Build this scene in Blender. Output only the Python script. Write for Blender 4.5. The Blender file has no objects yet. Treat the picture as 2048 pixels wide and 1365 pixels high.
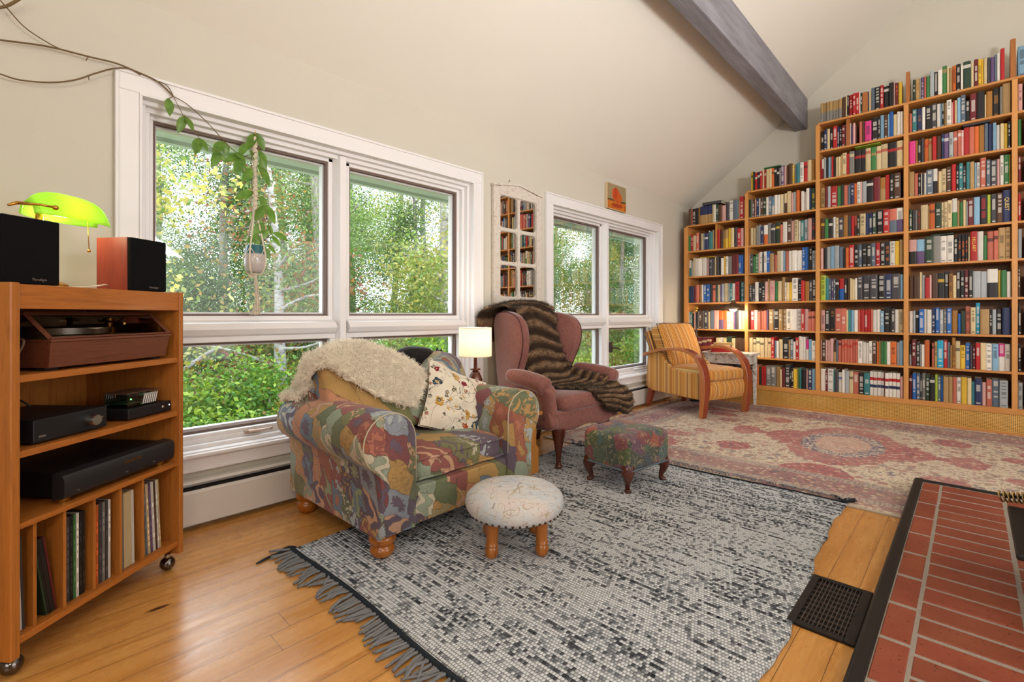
import bpy, bmesh, math, random
from mathutils import Vector, Matrix, noise as MN
R = random.Random(7)
S = bpy.context.scene
C = S.collection
PI = math.pi
# ---------------------------------------------------------------- camera, world, lights, exposure
YAW = math.atan2(920, 965.9)
cd = bpy.data.cameras.new('camera'); cam = bpy.data.objects.new('camera', cd); C.objects.link(cam)
cam.location = (0, 0, 1.03); cam.rotation_euler = (PI/2, 0, YAW - PI/2)
cd.sensor_width = 36; cd.lens = 965.9/2048*36; cd.shift_y = -52.5/2048; cd.clip_end = 300
S.camera = cam
S.view_settings.view_transform = 'Standard'; S.view_settings.look = 'None'
S.view_settings.gamma = 1; S.view_settings.exposure = 0.95; S.view_settings.use_curve_mapping = False
S.cycles.max_bounces = 7; S.cycles.diffuse_bounces = 4; S.cycles.glossy_bounces = 3
S.cycles.transmission_bounces = 4; S.cycles.transparent_max_bounces = 10
S.cycles.sample_clamp_indirect = 6; S.cycles.use_denoising = True
S.cycles.caustics_reflective = False; S.cycles.caustics_refractive = False
S.cycles.use_adaptive_sampling = True; S.cycles.adaptive_threshold = 0.02
W = bpy.data.worlds.new('sky'); S.world = W; W.use_nodes = True
nt = W.node_tree; bgn = nt.nodes['Background']
tcw = nt.nodes.new('ShaderNodeTexCoord'); sx = nt.nodes.new('ShaderNodeSeparateXYZ'); crw = nt.nodes.new('ShaderNodeValToRGB')
nt.links.new(tcw.outputs['Generated'], sx.inputs[0]); nt.links.new(sx.outputs['Z'], crw.inputs[0]); nt.links.new(crw.outputs[0], bgn.inputs['Color'])
crw.color_ramp.elements[0].color = (.80, .87, .95, 1); crw.color_ramp.elements[1].color = (.62, .80, 1.0, 1)
bgn.inputs['Strength'].default_value = 3.6
def area(name, loc, size, energy, col, look, portal=False, spread=PI):
    l = bpy.data.lights.new(name, 'AREA'); l.shape = 'RECTANGLE'; l.size, l.size_y = size; l.energy = energy; l.color = col; l.spread = spread
    if portal: l.cycles.is_portal = True
    o = bpy.data.objects.new(name, l); C.objects.link(o); o.location = loc
    o.rotation_euler = Vector(look).to_track_quat('-Z', 'Y').to_euler()
    return o
def point(name, loc, energy, col, r=.03):
    l = bpy.data.lights.new(name, 'POINT'); l.energy = energy; l.color = col; l.shadow_soft_size = r
    o = bpy.data.objects.new(name, l); C.objects.link(o); o.location = loc
    return o
area('daylight_portal_a', (1.436, 2.93, 1.2), (2.03, 1.7), 1, (1, 1, 1), (0, -1, 0), portal=True)
area('daylight_portal_b', (4.413, 2.93, 1.2), (2.03, 1.7), 1, (1, 1, 1), (0, -1, 0), portal=True)
# daylight that falls through the two tall windows (the sky over the garden is open there)
# the room behind the camera: the kitchen ceiling lamp, and added lights that brighten the interior
area('rear_fill_light', (2.6, -3.15, 1.35), (3.4, 2.1), 40, (.97, .98, 1), (0, 1, .12))  # broad fill light added behind the camera, stands for no known doors
area('kitchen_end_fill_light', (-2.15, -.6, 1.5), (2.6, 1.3), 20, (.97, .98, 1), (1, .1, .1))  # second added fill, from the kitchen end; no known window there
area('kitchen_ceiling_lamp', (-.9, -1.6, 2.5), (.5, .5), 14, (1, .85, .66), (.6, .5, -.5))
area('ceiling_bounce_fill', (1.3, -1.5, 1.9), (.45, .45), 62, (.99, .98, .98), (.5, .4, .8))  # added upward light that brightens the ceiling like bounced flash, no real lamp
sun = bpy.data.lights.new('sun', 'SUN'); sun.energy = 3.2; sun.angle = math.radians(75); sun.color = (1, .98, .96)
so = bpy.data.objects.new('sun', sun); C.objects.link(so); so.rotation_euler = Vector((-.08, -.66, -.75)).to_track_quat('-Z', 'Y').to_euler()

# ---------------------------------------------------------------- helpers
def lin(h):
    r = [int(h[i:i+2], 16)/255 for i in (0, 2, 4)]
    return tuple(x/12.92 if x <= .04045 else ((x+.055)/1.055)**2.4 for x in r) + (1,)
class G:
    """collects shapes; one G becomes one mesh object"""
    def __init__(s): s.v = []; s.f = []; s.c = []; s.col = None; s.T = None; s.uv = None
    def add(s, vs, fs, cols=None):
        n = len(s.v)
        T = s.T
        s.v += [tuple(T @ Vector(v)) if T is not None else tuple(v) for v in vs]
        for i, f in enumerate(fs):
            s.f.append(tuple(n+k for k in f)); s.c.append(cols[i] if cols else s.col)
        return s
    def box(s, x0, x1, y0, y1, z0, z1):
        return s.add([(x, y, z) for z in (z0, z1) for y in (y0, y1) for x in (x0, x1)],
                     [(0, 2, 3, 1), (4, 5, 7, 6), (0, 1, 5, 4), (2, 6, 7, 3), (0, 4, 6, 2), (1, 3, 7, 5)])
    def loft(s, rings, cap=True, closed=True):
        n = len(rings[0]); vs = [p for r in rings for p in r]; fs = []
        for i in range(len(rings)-1):
            for j in range(n if closed else n-1):
                k = (j+1) % n
                fs.append((i*n+j, i*n+k, (i+1)*n+k, (i+1)*n+j))
        if cap:
            fs.append(tuple(reversed(range(n)))); fs.append(tuple(range((len(rings)-1)*n, len(rings)*n)))
        return s.add(vs, fs)
    def lathe(s, prof, n=24, c=(0, 0, 0), axis='z'):
        rings = []
        for r, z in prof:
            ring = []
            for i in range(n):
                a = 2*PI*i/n; x, y = r*math.cos(a), r*math.sin(a)
                p = (x, y, z) if axis == 'z' else ((z, x, y) if axis == 'x' else (y, z, x))
                ring.append((p[0]+c[0], p[1]+c[1], p[2]+c[2]))
            rings.append(ring)
        return s.loft(rings)
    def tube(s, pts, r, n=8, cap=True, flat=1.0):
        pts = [Vector(p) for p in pts]; rings = []
        rs = r if isinstance(r, (list, tuple)) else [r]*len(pts)
        up = None
        for i, p in enumerate(pts):
            d = (pts[min(i+1, len(pts)-1)] - pts[max(i-1, 0)])
            d = d.normalized() if d.length > 1e-9 else Vector((0, 0, 1))
            if up is None: up = Vector((0, 0, 1)) if abs(d.z) < .9 else Vector((1, 0, 0))
            a = d.cross(up)
            if a.length < 1e-6: a = d.orthogonal()
            a.normalize(); b = a.cross(d).normalized(); up = b
            rings.append([tuple(p + (a*math.cos(2*PI*k/n) + b*math.sin(2*PI*k/n)*flat)*rs[i]) for k in range(n)])
        return s.loft(rings, cap)
    def prism(s, pts, y0, y1, axis='y'):
        def P(p, t):
            return (p[0], t, p[1]) if axis == 'y' else ((t, p[0], p[1]) if axis == 'x' else (p[0], p[1], t))
        return s.loft([[P(p, y0) for p in pts], [P(p, y1) for p in pts]])
    def squad(s, c, a, b, h, e1=.35, e2=.35, nu=28, nv=14, fn=None):
        """superellipsoid: a rounded box / cushion"""
        sg = lambda w, m: math.copysign(abs(w)**m, w)
        rings = []
        for j in range(1, nv):
            ph = -PI/2 + PI*j/nv; ring = []
            for i in range(nu):
                t = 2*PI*i/nu
                p = Vector((a*sg(math.cos(ph), e1)*sg(math.cos(t), e2), b*sg(math.cos(ph), e1)*sg(math.sin(t), e2), h*sg(math.sin(ph), e1)))
                if fn: p = Vector(fn(p))
                ring.append((p.x+c[0], p.y+c[1], p.z+c[2]))
            rings.append(ring)
        return s.loft(rings)
    def sphere(s, c, r, n=16, sc=(1, 1, 1)):
        return s.squad(c, r*sc[0], r*sc[1], r*sc[2], 1, 1, n, n//2+1)
    def grid(s, P, nu, nv):
        """P(u,v) -> point, u,v in 0..1"""
        vs = [P(i/nu, j/nv) for j in range(nv+1) for i in range(nu+1)]
        fs = [(j*(nu+1)+i, j*(nu+1)+i+1, (j+1)*(nu+1)+i+1, (j+1)*(nu+1)+i) for j in range(nv) for i in range(nu)]
        return s.add(vs, fs)
def obj(name, g, mat=None, parent=None, smooth=False, bevel=0, sub=0, solid=0, seg=2, auto=None):
    me = bpy.data.meshes.new(name); me.from_pydata(g.v, [], g.f); me.update()
    if any(c is not None for c in g.c):
        at = me.color_attributes.new('Col', 'FLOAT_COLOR', 'CORNER'); buf = []
        for p in me.polygons:
            c = g.c[p.index] or (.5, .5, .5, 1)
            buf += list(c)*p.loop_total
        at.data.foreach_set('color', buf)
    if smooth:
        me.polygons.foreach_set('use_smooth', [True]*len(me.polygons))
        if auto is not None: me.set_sharp_from_angle(angle=math.radians(auto))
    me.validate()
    if mat: me.materials.append(mat)
    o = bpy.data.objects.new(name, me); C.objects.link(o)
    if parent: o.parent = parent
    if solid:
        m = o.modifiers.new('solid', 'SOLIDIFY'); m.thickness = solid; m.offset = 0
    if bevel:
        m = o.modifiers.new('bevel', 'BEVEL'); m.width = bevel; m.segments = seg; m.limit_method = 'ANGLE'; m.angle_limit = math.radians(40)
    if sub:
        m = o.modifiers.new('sub', 'SUBSURF'); m.levels = sub; m.render_levels = sub
    return o
def tag(o, label=None, cat=None, group=None, kind=None):
    if label: o['label'] = label
    if cat: o['category'] = cat
    if group: o['group'] = group
    if kind: o['kind'] = kind
    return o
def thing(name, label, cat, loc=(0, 0, 0), rz=0, group=None):
    o = bpy.data.objects.new(name, None); C.objects.link(o); o.empty_display_size = .1
    o.location = loc; o.rotation_euler = (0, 0, rz)
    return tag(o, label, cat, group)
def struct(name, g, m, label=None, parent=None, **k):
    o = obj(name, g, m, parent, **k)
    if parent is None: o['kind'] = 'structure'
    if label: o['label'] = label
    return o
def box(*a): return G().box(*a)
def spline(pts, n=8, closed=False):
    """Catmull-Rom through pts"""
    P = [Vector(p) for p in pts]; out = []
    m = len(P)
    for i in range(m if closed else m-1):
        if closed: a, b, c, d = P[(i-1) % m], P[i], P[(i+1) % m], P[(i+2) % m]
        else: a, b, c, d = P[max(i-1, 0)], P[i], P[i+1], P[min(i+2, m-1)]
        for k in range(n):
            t = k/n
            out.append(.5*((2*b) + (c-a)*t + (2*a-5*b+4*c-d)*t*t + (3*b-a-3*c+d)*t**3))
    if not closed: out.append(P[-1])
    return out
def bgrid(ctrl):
    """smooth surface through a grid of control points (rows of points)"""
    def cr(a, b, c, d, t): return .5*((2*b) + (c-a)*t + (2*a-5*b+4*c-d)*t*t + (3*b-a-3*c+d)*t**3)
    Q = [[Vector(p) for p in r] for r in ctrl]
    def at1(row, u):
        m = len(row)-1; x = min(u*m, m-1e-6); i = int(x)
        return cr(row[max(i-1, 0)], row[i], row[i+1], row[min(i+2, m)], x-i)
    def P(u, v):
        return at1([at1(r, u) for r in Q], v)
    return P

# ---------------------------------------------------------------- materials
class NB:
    def __init__(s, name):
        s.m = bpy.data.materials.new(name); s.m.use_nodes = True; s.t = s.m.node_tree; s.p = s.t.nodes['Principled BSDF']
        s.out = s.t.nodes['Material Output']
    def n(s, t, **k):
        d = s.t.nodes.new('ShaderNode'+t)
        for a, b in k.items(): setattr(d, a, b)
        return d
    def l(s, a, b): s.t.links.new(a, b)
    def val(s, d, **k):
        for a, b in k.items(): d.inputs[a.replace('_', ' ')].default_value = b
        return d
    def coord(s, scale=(1, 1, 1), rot=(0, 0, 0), src='Object'):
        tc = s.n('TexCoord'); mp = s.n('Mapping'); s.l(tc.outputs[src], mp.inputs[0])
        mp.inputs['Scale'].default_value = scale; mp.inputs['Rotation'].default_value = rot
        return mp.outputs[0]
    def noise(s, vec, scale, detail=4, rough=.55, dist=0):
        d = s.n('TexNoise'); s.l(vec, d.inputs['Vector']); s.val(d, Scale=scale, Detail=detail, Roughness=rough, Distortion=dist)
        return d
    def ramp(s, fac, stops, interp='LINEAR'):
        r = s.n('ValToRGB'); s.l(fac, r.inputs[0]); e = r.color_ramp; e.interpolation = interp
        while len(e.elements) < len(stops): e.elements.new(.5)
        for q, (pos, col) in zip(e.elements, stops):
            q.position = pos; q.color = lin(col) if isinstance(col, str) else (tuple(col) if len(col) == 4 else tuple(col)+(1,))
        return r.outputs[0]
    def mix(s, fac, a, b, mode='MIX'):
        d = s.n('Mix', data_type='RGBA', blend_type=mode)
        for sock, x in ((d.inputs[0], fac), (d.inputs[6], a), (d.inputs[7], b)):
            if isinstance(x, (int, float)): sock.default_value = x
            elif isinstance(x, str): sock.default_value = lin(x)
            elif isinstance(x, tuple): sock.default_value = x
            else: s.l(x, sock)
        return d.outputs[2]
    def math(s, op, a, b=None, c=None, clamp=False):
        d = s.n('Math', operation=op, use_clamp=clamp)
        for i, x in enumerate((a, b, c)):
            if x is None: continue
            if isinstance(x, (int, float)): d.inputs[i].default_value = x
            else: s.l(x, d.inputs[i])
        return d.outputs[0]
    def sep(s, vec):
        d = s.n('SeparateXYZ'); s.l(vec, d.inputs[0]); return d.outputs
    def vadd(s, a, b, k=1.0):
        d = s.n('VectorMath', operation='MULTIPLY_ADD'); s.l(b, d.inputs[0]); d.inputs[1].default_value = (k, k, k); s.l(a, d.inputs[2]); return d.outputs[0]
    def bump(s, h, strength=.3, dist=.01):
        b = s.n('Bump'); s.l(h, b.inputs['Height']); b.inputs['Strength'].default_value = strength; b.inputs['Distance'].default_value = dist
        s.l(b.outputs[0], s.p.inputs['Normal']); return b
    def base(s, c):
        if isinstance(c, str): s.p.inputs['Base Color'].default_value = lin(c)
        else: s.l(c, s.p.inputs['Base Color'])
    def set(s, rough=.5, metal=0, spec=.5, coat=0, sheen=0, sheenrough=.4):
        i = s.p.inputs
        i['Roughness'].default_value = rough; i['Metallic'].default_value = metal; i['Specular IOR Level'].default_value = spec
        i['Coat Weight'].default_value = coat; i['Coat Roughness'].default_value = .12; i['Sheen Weight'].default_value = sheen; i['Sheen Roughness'].default_value = sheenrough
        return s.m
def plain(name, col, rough=.5, metal=0, spec=.5, var=.0, scale=20, bump=0, coat=0, sheen=0, bscale=None):
    b = NB(name)
    if var or bump:
        v = b.coord(); nz = b.noise(v, scale)
        if var:
            b.base(b.mix(b.math('MULTIPLY', nz.outputs[0], 1.0), tuple(x*(1-var) for x in lin(col)[:3])+(1,), tuple(min(1, x*(1+var)) for x in lin(col)[:3])+(1,)))
        else: b.base(col)
        if bump:
            n2 = b.noise(v, bscale or scale*4); b.bump(n2.outputs[0], bump, .004)
    else: b.base(col)
    return b.set(rough, metal, spec, coat, sheen)
def wood(name, c1, c2, axis='x', scale=1.0, rough=.4, coat=.15, knots=False, grain=14):
    b = NB(name)
    st = {'x': (.9, grain, grain), 'y': (grain, .9, grain), 'z': (grain, grain, .9)}[axis]
    v = b.coord(tuple(k*scale for k in st))
    n1 = b.noise(v, 2.2, 6, .6, .6)
    n2 = b.noise(v, 9, 5, .6, .2)
    f = b.math('ADD', b.math('MULTIPLY', n1.outputs[0], .7), b.math('MULTIPLY', n2.outputs[0], .3))
    b.base(b.ramp(f, [(.32, c2), (.5, c1), (.68, c2)]))
    b.bump(n2.outputs[0], .12, .002)
    return b.set(rough, 0, .4, coat)
def emit(name, col, strength, base='ffffff'):
    b = NB(name); b.base(base); b.p.inputs['Emission Color'].default_value = lin(col); b.p.inputs['Emission Strength'].default_value = strength
    return b.set(.6)
def vcol(name, rough=.55, coat=0):
    b = NB(name); a = b.n('VertexColor', layer_name='Col')
    nz = b.noise(b.coord((1, 1, .3)), 60, 3)
    b.base(b.mix(.22, a.outputs[0], nz.outputs[1], 'OVERLAY') if False else b.mix(b.math('MULTIPLY', nz.outputs[0], .25), a.outputs[0], (.02, .015, .01, 1)))
    return b.set(rough, 0, .35, coat)
# ---------------------------------------------------------------- surface materials
m_wall = plain('wall_paint', 'cbc5b7', .75, 0, .25, .03, 3, .05, bscale=180)
m_ceil = plain('ceiling_paint', 'dfdace', .8, 0, .2, .02, 2, .04, bscale=160)
m_white = plain('white_gloss_paint', 'e6e3e3', .38, 0, .45, .02, 8)
m_metalwhite = plain('white_enamel', 'd9d5d0', .4, 0, .5, .03, 6)
m_black = plain('black_plastic', '17171a', .45, 0, .4, .1, 40, .05)
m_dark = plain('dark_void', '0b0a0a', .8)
m_brass = plain('brass', 'c9973f', .28, 1)
m_steel = plain('brushed_steel', 'b9b9b9', .3, 1)
m_chrome = plain('dark_chrome', '6a6460', .16, 1)
m_iron = plain('cast_iron', '211d1b', .55, .3, .4, .2, 30, .15)
m_oak = wood('teak', 'b06d2c', '8f531f', 'z', 1.3, .42, .12)
m_oakx = wood('teak_flat', 'b06a2a', '8a4e1e', 'x', 1.3, .42, .12)
m_book_wood = wood('bookcase_pine', 'c88a48', 'ad6f34', 'y', 1.0, .48, .1)
m_book_woodz = wood('bookcase_pine_upright', 'cf914e', 'b87a3c', 'z', 1.0, .48, .1)
m_back_ply = wood('bookcase_plywood', '8a5527', '6f4119', 'z', .7, .55, .05, grain=9)
m_pine = wood('pine_bench', 'b87a38', '9a5c22', 'z', 1.2, .4, .2)
m_turned = wood('turned_pine', 'a8621f', '7c3f10', 'z', 2.0, .25, .45, grain=6)
m_mahog = wood('mahogany', '5a2a1c', '35150d', 'z', 2.0, .25, .4, grain=6)
m_walnut = wood('walnut_plinth', '70402c', '54291b', 'x', 1.5, .4, .15)
m_cherry = wood('cherry_veneer', '8f3d2d', '762e22', 'z', 1.2, .45, .1)

def floor_mat():
    b = NB('pine_floorboards'); v = b.coord(); x, y, z = b.sep(v)
    wdt = .102
    row = b.math('FLOOR', b.math('DIVIDE', y, wdt))
    wn = b.n('TexWhiteNoise', noise_dimensions='1D'); b.l(row, wn.inputs['W'])
    sh = b.math('ADD', x, b.math('MULTIPLY', wn.outputs[0], 7.3))
    seg = b.math('FLOOR', b.math('DIVIDE', sh, 1.9))
    cv = b.n('CombineXYZ'); b.l(row, cv.inputs[0]); b.l(seg, cv.inputs[1])
    w2 = b.n('TexWhiteNoise', noise_dimensions='2D'); b.l(cv.outputs[0], w2.inputs['Vector'])
    gv = b.n('CombineXYZ'); b.l(b.math('ADD', b.math('MULTIPLY', sh, .55), b.math('MULTIPLY', w2.outputs[0], 20)), gv.inputs[0]); b.l(b.math('MULTIPLY', y, 9), gv.inputs[1])
    g1 = b.noise(gv.outputs[0], 2.4, 6, .6, 1.2); g2 = b.noise(gv.outputs[0], 14, 4, .6)
    f = b.math('ADD', b.math('MULTIPLY', g1.outputs[0], .75), b.math('MULTIPLY', g2.outputs[0], .25))
    col = b.ramp(f, [(.3, 'b07432'), (.5, 'd0944c'), (.7, 'dea75f')])
    col = b.mix(b.math('MULTIPLY', w2.outputs[0], .35), col, 'bd8240', 'MIX')
    # knots
    kv = b.coord((2.3, 7.5, 1)); vo = b.n('TexVoronoi'); b.l(kv, vo.inputs['Vector']); b.val(vo, Scale=1.0, Randomness=1.0)
    kn = b.ramp(vo.outputs['Distance'], [(.055, (1, 1, 1)), (.1, (0, 0, 0))])
    ks = b.n('SeparateColor'); b.l(vo.outputs['Color'], ks.inputs[0])
    kn = b.math('MULTIPLY', kn, b.math('GREATER_THAN', ks.outputs[0], .72))
    col = b.mix(kn, col, '54290f')
    fy = b.math('FRACT', b.math('DIVIDE', y, wdt)); fx = b.math('FRACT', b.math('DIVIDE', sh, 1.9))
    gap = b.math('MAXIMUM', b.math('LESS_THAN', fy, .022), b.math('LESS_THAN', fx, .0012))
    col = b.mix(b.math('MULTIPLY', gap, .75), col, '3a1d0a')
    b.base(col)
    wr = b.noise(b.coord((1, 4, 1)), 6, 4)
    b.l(b.ramp(wr.outputs[0], [(.3, (.2, .2, .2)), (.7, (.36, .36, .36))]), b.p.inputs['Roughness'])
    b.bump(b.math('ADD', b.math('MULTIPLY', gap, -1), b.math('MULTIPLY', g2.outputs[0], .05)), .35, .003)
    b.set(.28, 0, .5, .25); b.p.inputs['Coat Roughness'].default_value = .2
    return b.m
m_floor = floor_mat()
def glass_mat(name='window_glass', k=.45, tint=(1, 1, 1, 1)):
    b = NB(name); b.t.nodes.remove(b.p)
    tr = b.n('BsdfTransparent'); gl = b.n('BsdfGlossy'); mx = b.n('MixShader'); fr = b.n('Fresnel')
    tr.inputs[0].default_value = tint; gl.inputs['Roughness'].default_value = .02; fr.inputs[0].default_value = 1.5
    b.l(b.math('MULTIPLY', fr.outputs[0], k), mx.inputs[0]); b.l(tr.outputs[0], mx.inputs[1]); b.l(gl.outputs[0], mx.inputs[2]); b.l(mx.outputs[0], b.out.inputs[0])
    return b.m
m_glass = glass_mat()
m_seal = plain('brown_glazing_seal', '6f5a52', .7)

# ---------------------------------------------------------------- room shell
WY = 2.75
ZC = 2.46; SL = .773; RY = -.3; ZR = ZC + (WY-RY)*SL
XE = 6.4; XB = -2.3; YR = -3.3
struct('floor', box(XB, XE+.2, YR, WY+.2, -.12, 0), m_floor)
g = G()
for a, b_ in ((XB-.15, .42), (2.452, 3.39), (5.435, XE+.15)): g.box(a, b_, WY, WY+.24, 0, ZC+.02)
for a, b_ in ((.42, 2.452), (3.39, 5.435)): g.box(a, b_, WY, WY+.24, 0, .354); g.box(a, b_, WY, WY+.24, 2.035, ZC+.02)
struct('wall_window', g, m_wall)
struct('wall_end', G().prism([(YR-.1, 0), (WY, 0), (WY, ZC), (RY, ZR), (YR-.1, ZC-.1)], XE, XE+.15, 'x'), m_wall)
struct('wall_back', G().prism([(YR-.1, 0), (WY, 0), (WY, ZC), (RY, ZR), (YR-.1, ZC-.1)], XB-.15, XB, 'x'), m_wall)
struct('wall_right', box(XB, XE, YR-.15, YR, 0, ZC), m_wall)
t = .16
struct('ceiling', G().prism([(WY+.3, ZC-.3*SL), (RY, ZR), (YR-.3, ZC+.0), (YR-.3, ZC+t), (RY, ZR+t), (WY+.3, ZC-.3*SL+t)], XB-.15, XE+.15, 'x'), m_ceil)
# painted beam that runs along under the slope
b = NB('blue_grey_beam_paint'); v = b.coord((.6, 6, 6)); n1 = b.noise(v, 3, 6, .65); n2 = b.noise(b.coord((2, 30, 30)), 4, 4)
b.base(b.ramp(n1.outputs[0], [(.3, '6f6c72'), (.55, '87858c'), (.75, '9896a0')])); b.bump(n2.outputs[0], .5, .01); m_beam = b.set(.6)
g = G(); ZB = 3.177
def zc(y): return ZC + (WY-y)*SL
g.loft([[(x, 1.375, ZB), (x, 1.505, ZB), (x, 1.505, zc(1.505)+.02), (x, 1.375, zc(1.375)+.02)] for x in [XB+i*(XE-XB)/24 for i in range(25)]])
for i, (x, y, z) in enumerate(g.v):
    if x < XE-.1 and z < 3.3: g.v[i] = (x, y+R.uniform(-.004, .004), z+R.uniform(-.004, .004))
tag(obj('ceiling_beam', g, m_beam, bevel=.006), 'blue-grey painted timber beam running under the sloped ceiling', 'beam', kind='structure')

# ---------------------------------------------------------------- windows
def fr(g, x0, x1, z0, z1, w, y0, y1):
    g.box(x0, x1, y0, y1, z0, z0+w); g.box(x0, x1, y0, y1, z1-w, z1); g.box(x0, x0+w, y0, y1, z0+w, z1-w); g.box(x1-w, x1, y0, y1, z0+w, z1-w)
    return g
def window(n, ox, label):
    a, c_ = ox, ox+2.032
    w = obj('window_%d' % n, fr(G(), a-.085, c_+.085, .27, 2.12, .085, 2.728, 2.75), m_white, bevel=.004)
    w['kind'] = 'structure'; w['label'] = label
    obj('casing_bead', fr(G(), a-.087, c_+.087, .268, 2.122, .014, 2.718, 2.75), m_white, w, bevel=.004)
    g = fr(G(), a-.001, c_+.001, .353, 2.036, .012, 2.722, 2.92)
    fr(g, a, c_, .354, 2.035, .03, 2.775, 2.92); fr(g, a, c_, .354, 2.035, .052, 2.81, 2.92); fr(g, a, c_, .354, 2.035, .0705, 2.845, 2.92)
    obj('jamb_lining', g, m_white, w, bevel=.003)
    g = box(a+.942, a+1.0795, 2.845, 2.92, .37, 2.036)
    g.loft([[(a+.965, 2.845, z), (a+1.056, 2.845, z), (a+1.03, 2.79, z), (a+.991, 2.79, z)] for z in (.385, 2.003)])
    obj('mullion', g, m_white, w, bevel=.003)
    g = G()
    for p, q in ((a+.05, a+.95), (a+1.07, c_-.05)):
        g.box(p, q, 2.843, 2.92, .885, 1.024)
        g.loft([[(x, 2.845, .905), (x, 2.845, 1.002), (x, 2.80, .985), (x, 2.78, .955), (x, 2.80, .925)] for x in (p-.02, q+.02)])
    obj('transom_rail', g, m_white, w, bevel=.003)
    xs = ((a+.0705, a+.942), (a+1.0795, c_-.0705))
    for p, q in xs:
        s = obj('sash', fr(G(), p-.032, q+.032, .392, .921, .034, 2.822, 2.86), m_white, w, bevel=.004)
    for p, q in xs:
        for z0, z1 in ((1.024, 1.964), (.428, .885)):
            pn = obj('window_pane', box(p-.005, q+.005, 2.884, 2.888, z0-.005, z1+.005), m_glass, w)
            obj('glazing_seal', fr(G(), p, q, z0, z1, .011, 2.86, 2.884), m_seal, w)
            obj('outer_bead', fr(G(), p+.008, q-.008, z0+.008, z1-.008, .012, 2.889, 2.93), m_white, w)
    obj('sill_board', box(a-.02, c_+.02, 2.70, 2.85, .338, .358), m_white, w, bevel=.006)
    # window crank and latch
    for cx in ((a+.5,) if n == 1 else (a+.22, a+1.62)):
        g = G().box(cx-.04, cx+.04, 2.80, 2.825, .395, .412)
        g.tube([(cx-.02, 2.80, .405), (cx+.03, 2.775, .41), (cx+.075, 2.765, .412)], [.009, .007, .006], 8); g.sphere((cx+.08, 2.764, .414), .01, 8)
        obj('crank_handle', g, plain('almond_metal', 'b8a090', .4, .4) if n == 1 else m_white, w)
    if n == 2:
        lx = a+1.05
        g = box(lx-.012, lx+.02, 2.77, 2.80, .63, .74); g.tube([(lx+.015, 2.77, .68), (lx+.08, 2.75, .672), (lx+.135, 2.745, .655)], [.011, .009, .007], 8)
        obj('window_latch', g, plain('bronze_latch', '4c423c', .4, .6), w)
    return w
window(1, .42, 'large white four-pane window behind the patchwork armchair')
window(2, 3.39, 'white four-pane window between the mirror and the bookcase')
# eave over the windows, seen at the top of the glass
g = box(-3, 8, 2.99, 3.5, 2.075, 2.11); g.box(-3, 8, 3.45, 3.5, 2.05, 2.2)
for i in range(46): g.box(-2.9+i*.23, -2.865+i*.23, 3.46, 3.53, 2.062, 2.088)
tag(obj('trim_1', g, plain('eave_green_paint', 'a9b8a0', .6)), 'pale green eave board outside above the windows', kind='structure')

# ---------------------------------------------------------------- baseboard heaters
def heater(x0, x1, label):
    t = thing('baseboard_heater', label, 'heater', ((x0+x1)/2, 2.74, 0), 0, 'white baseboard heaters under the windows')
    h = (x1-x0)/2
    obj('back_plate', box(-h, h, -.012, .008, .02, .235), m_metalwhite, t, bevel=.003)
    g = G().prism([(-.05, .026), (-.05, .176), (-.043, .188), (-.03, .19), (-.035, .176), (-.044, .17), (-.044, .03)], -h, h, 'x')
    obj('front_cover', g, m_metalwhite, t)
    obj('top_hood', G().prism([(.0, .235), (-.035, .232), (-.047, .222), (-.045, .218), (-.03, .226), (0, .228)], -h, h, 'x'), m_metalwhite, t)
    g = box(-h+.01, h-.01, -.04, -.013, .05, .2)
    obj('heating_fins', g, m_dark, t)
    obj('end_cap', box(h-.05, h+.003, -.053, .008, .02, .24), m_metalwhite, t, bevel=.004)
    obj('end_cap', box(-h-.003, -h+.05, -.053, .008, .02, .24), m_metalwhite, t, bevel=.004)
heater(-.6, 2.62, 'white baseboard heater under the big window behind the patchwork armchair')
heater(3.2, 5.75, 'white baseboard heater under the window beside the striped armchair')
# ---------------------------------------------------------------- bookcase and its books
XF = 5.94
SZ = [.2245, .541, .857, 1.182, 1.511, 1.83, 2.155, 2.465, 2.765, 3.062]
UP = [2.622, 1.899, 1.186, .457, -.264, -.985]            # centre line of each upright along the wall
BAYTOP = [6, 7, 9, 9, 9]
bc = thing('bookcase', 'honey pine built-in bookcase stepping up the gable wall with the slope', 'bookcase', (XF, .9, 0))
def L(y): return y-.9
DEP = .36
for i, y in enumerate(UP):
    top = SZ[max(BAYTOP[min(i, 4)], BAYTOP[max(i-1, 0)])]
    w_ = .026 if i == 0 else .018
    obj('upright', box(0, DEP, L(y)-w_, L(y)+w_, .2, top-.0205), m_book_woodz, bc, bevel=.003)
for k in range(5):
    y1, y0 = UP[k]-.017, UP[k+1]+.017
    for j in range(BAYTOP[k]+1):
        e = .017 if j == BAYTOP[k] else 0
        obj('shelf', box(.002, DEP-.01, L(y0)-e, L(y1)+e, SZ[j]-.02, SZ[j]), m_book_wood, bc, bevel=.002)
    obj('back_panel', box(DEP-.02, DEP-.008, L(y0)-.02, L(y1)+.02, .2, SZ[BAYTOP[k]]-.01), m_back_ply, bc)
obj('bottom_rail', box(-.002, .016, L(UP[5]), L(UP[0])+.026, .176, .206), m_book_wood, bc, bevel=.003)
obj('divider', box(.02, .24, L(.905), L(.935), SZ[8], SZ[9]-.021), m_cherry if False else wood('reddish_divider', 'a3602f', '8a4c22', 'z'), bc)
obj('divider', box(.02, .24, L(2.245), L(2.26), SZ[5], SZ[6]-.021), m_book_woodz, bc)
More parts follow.
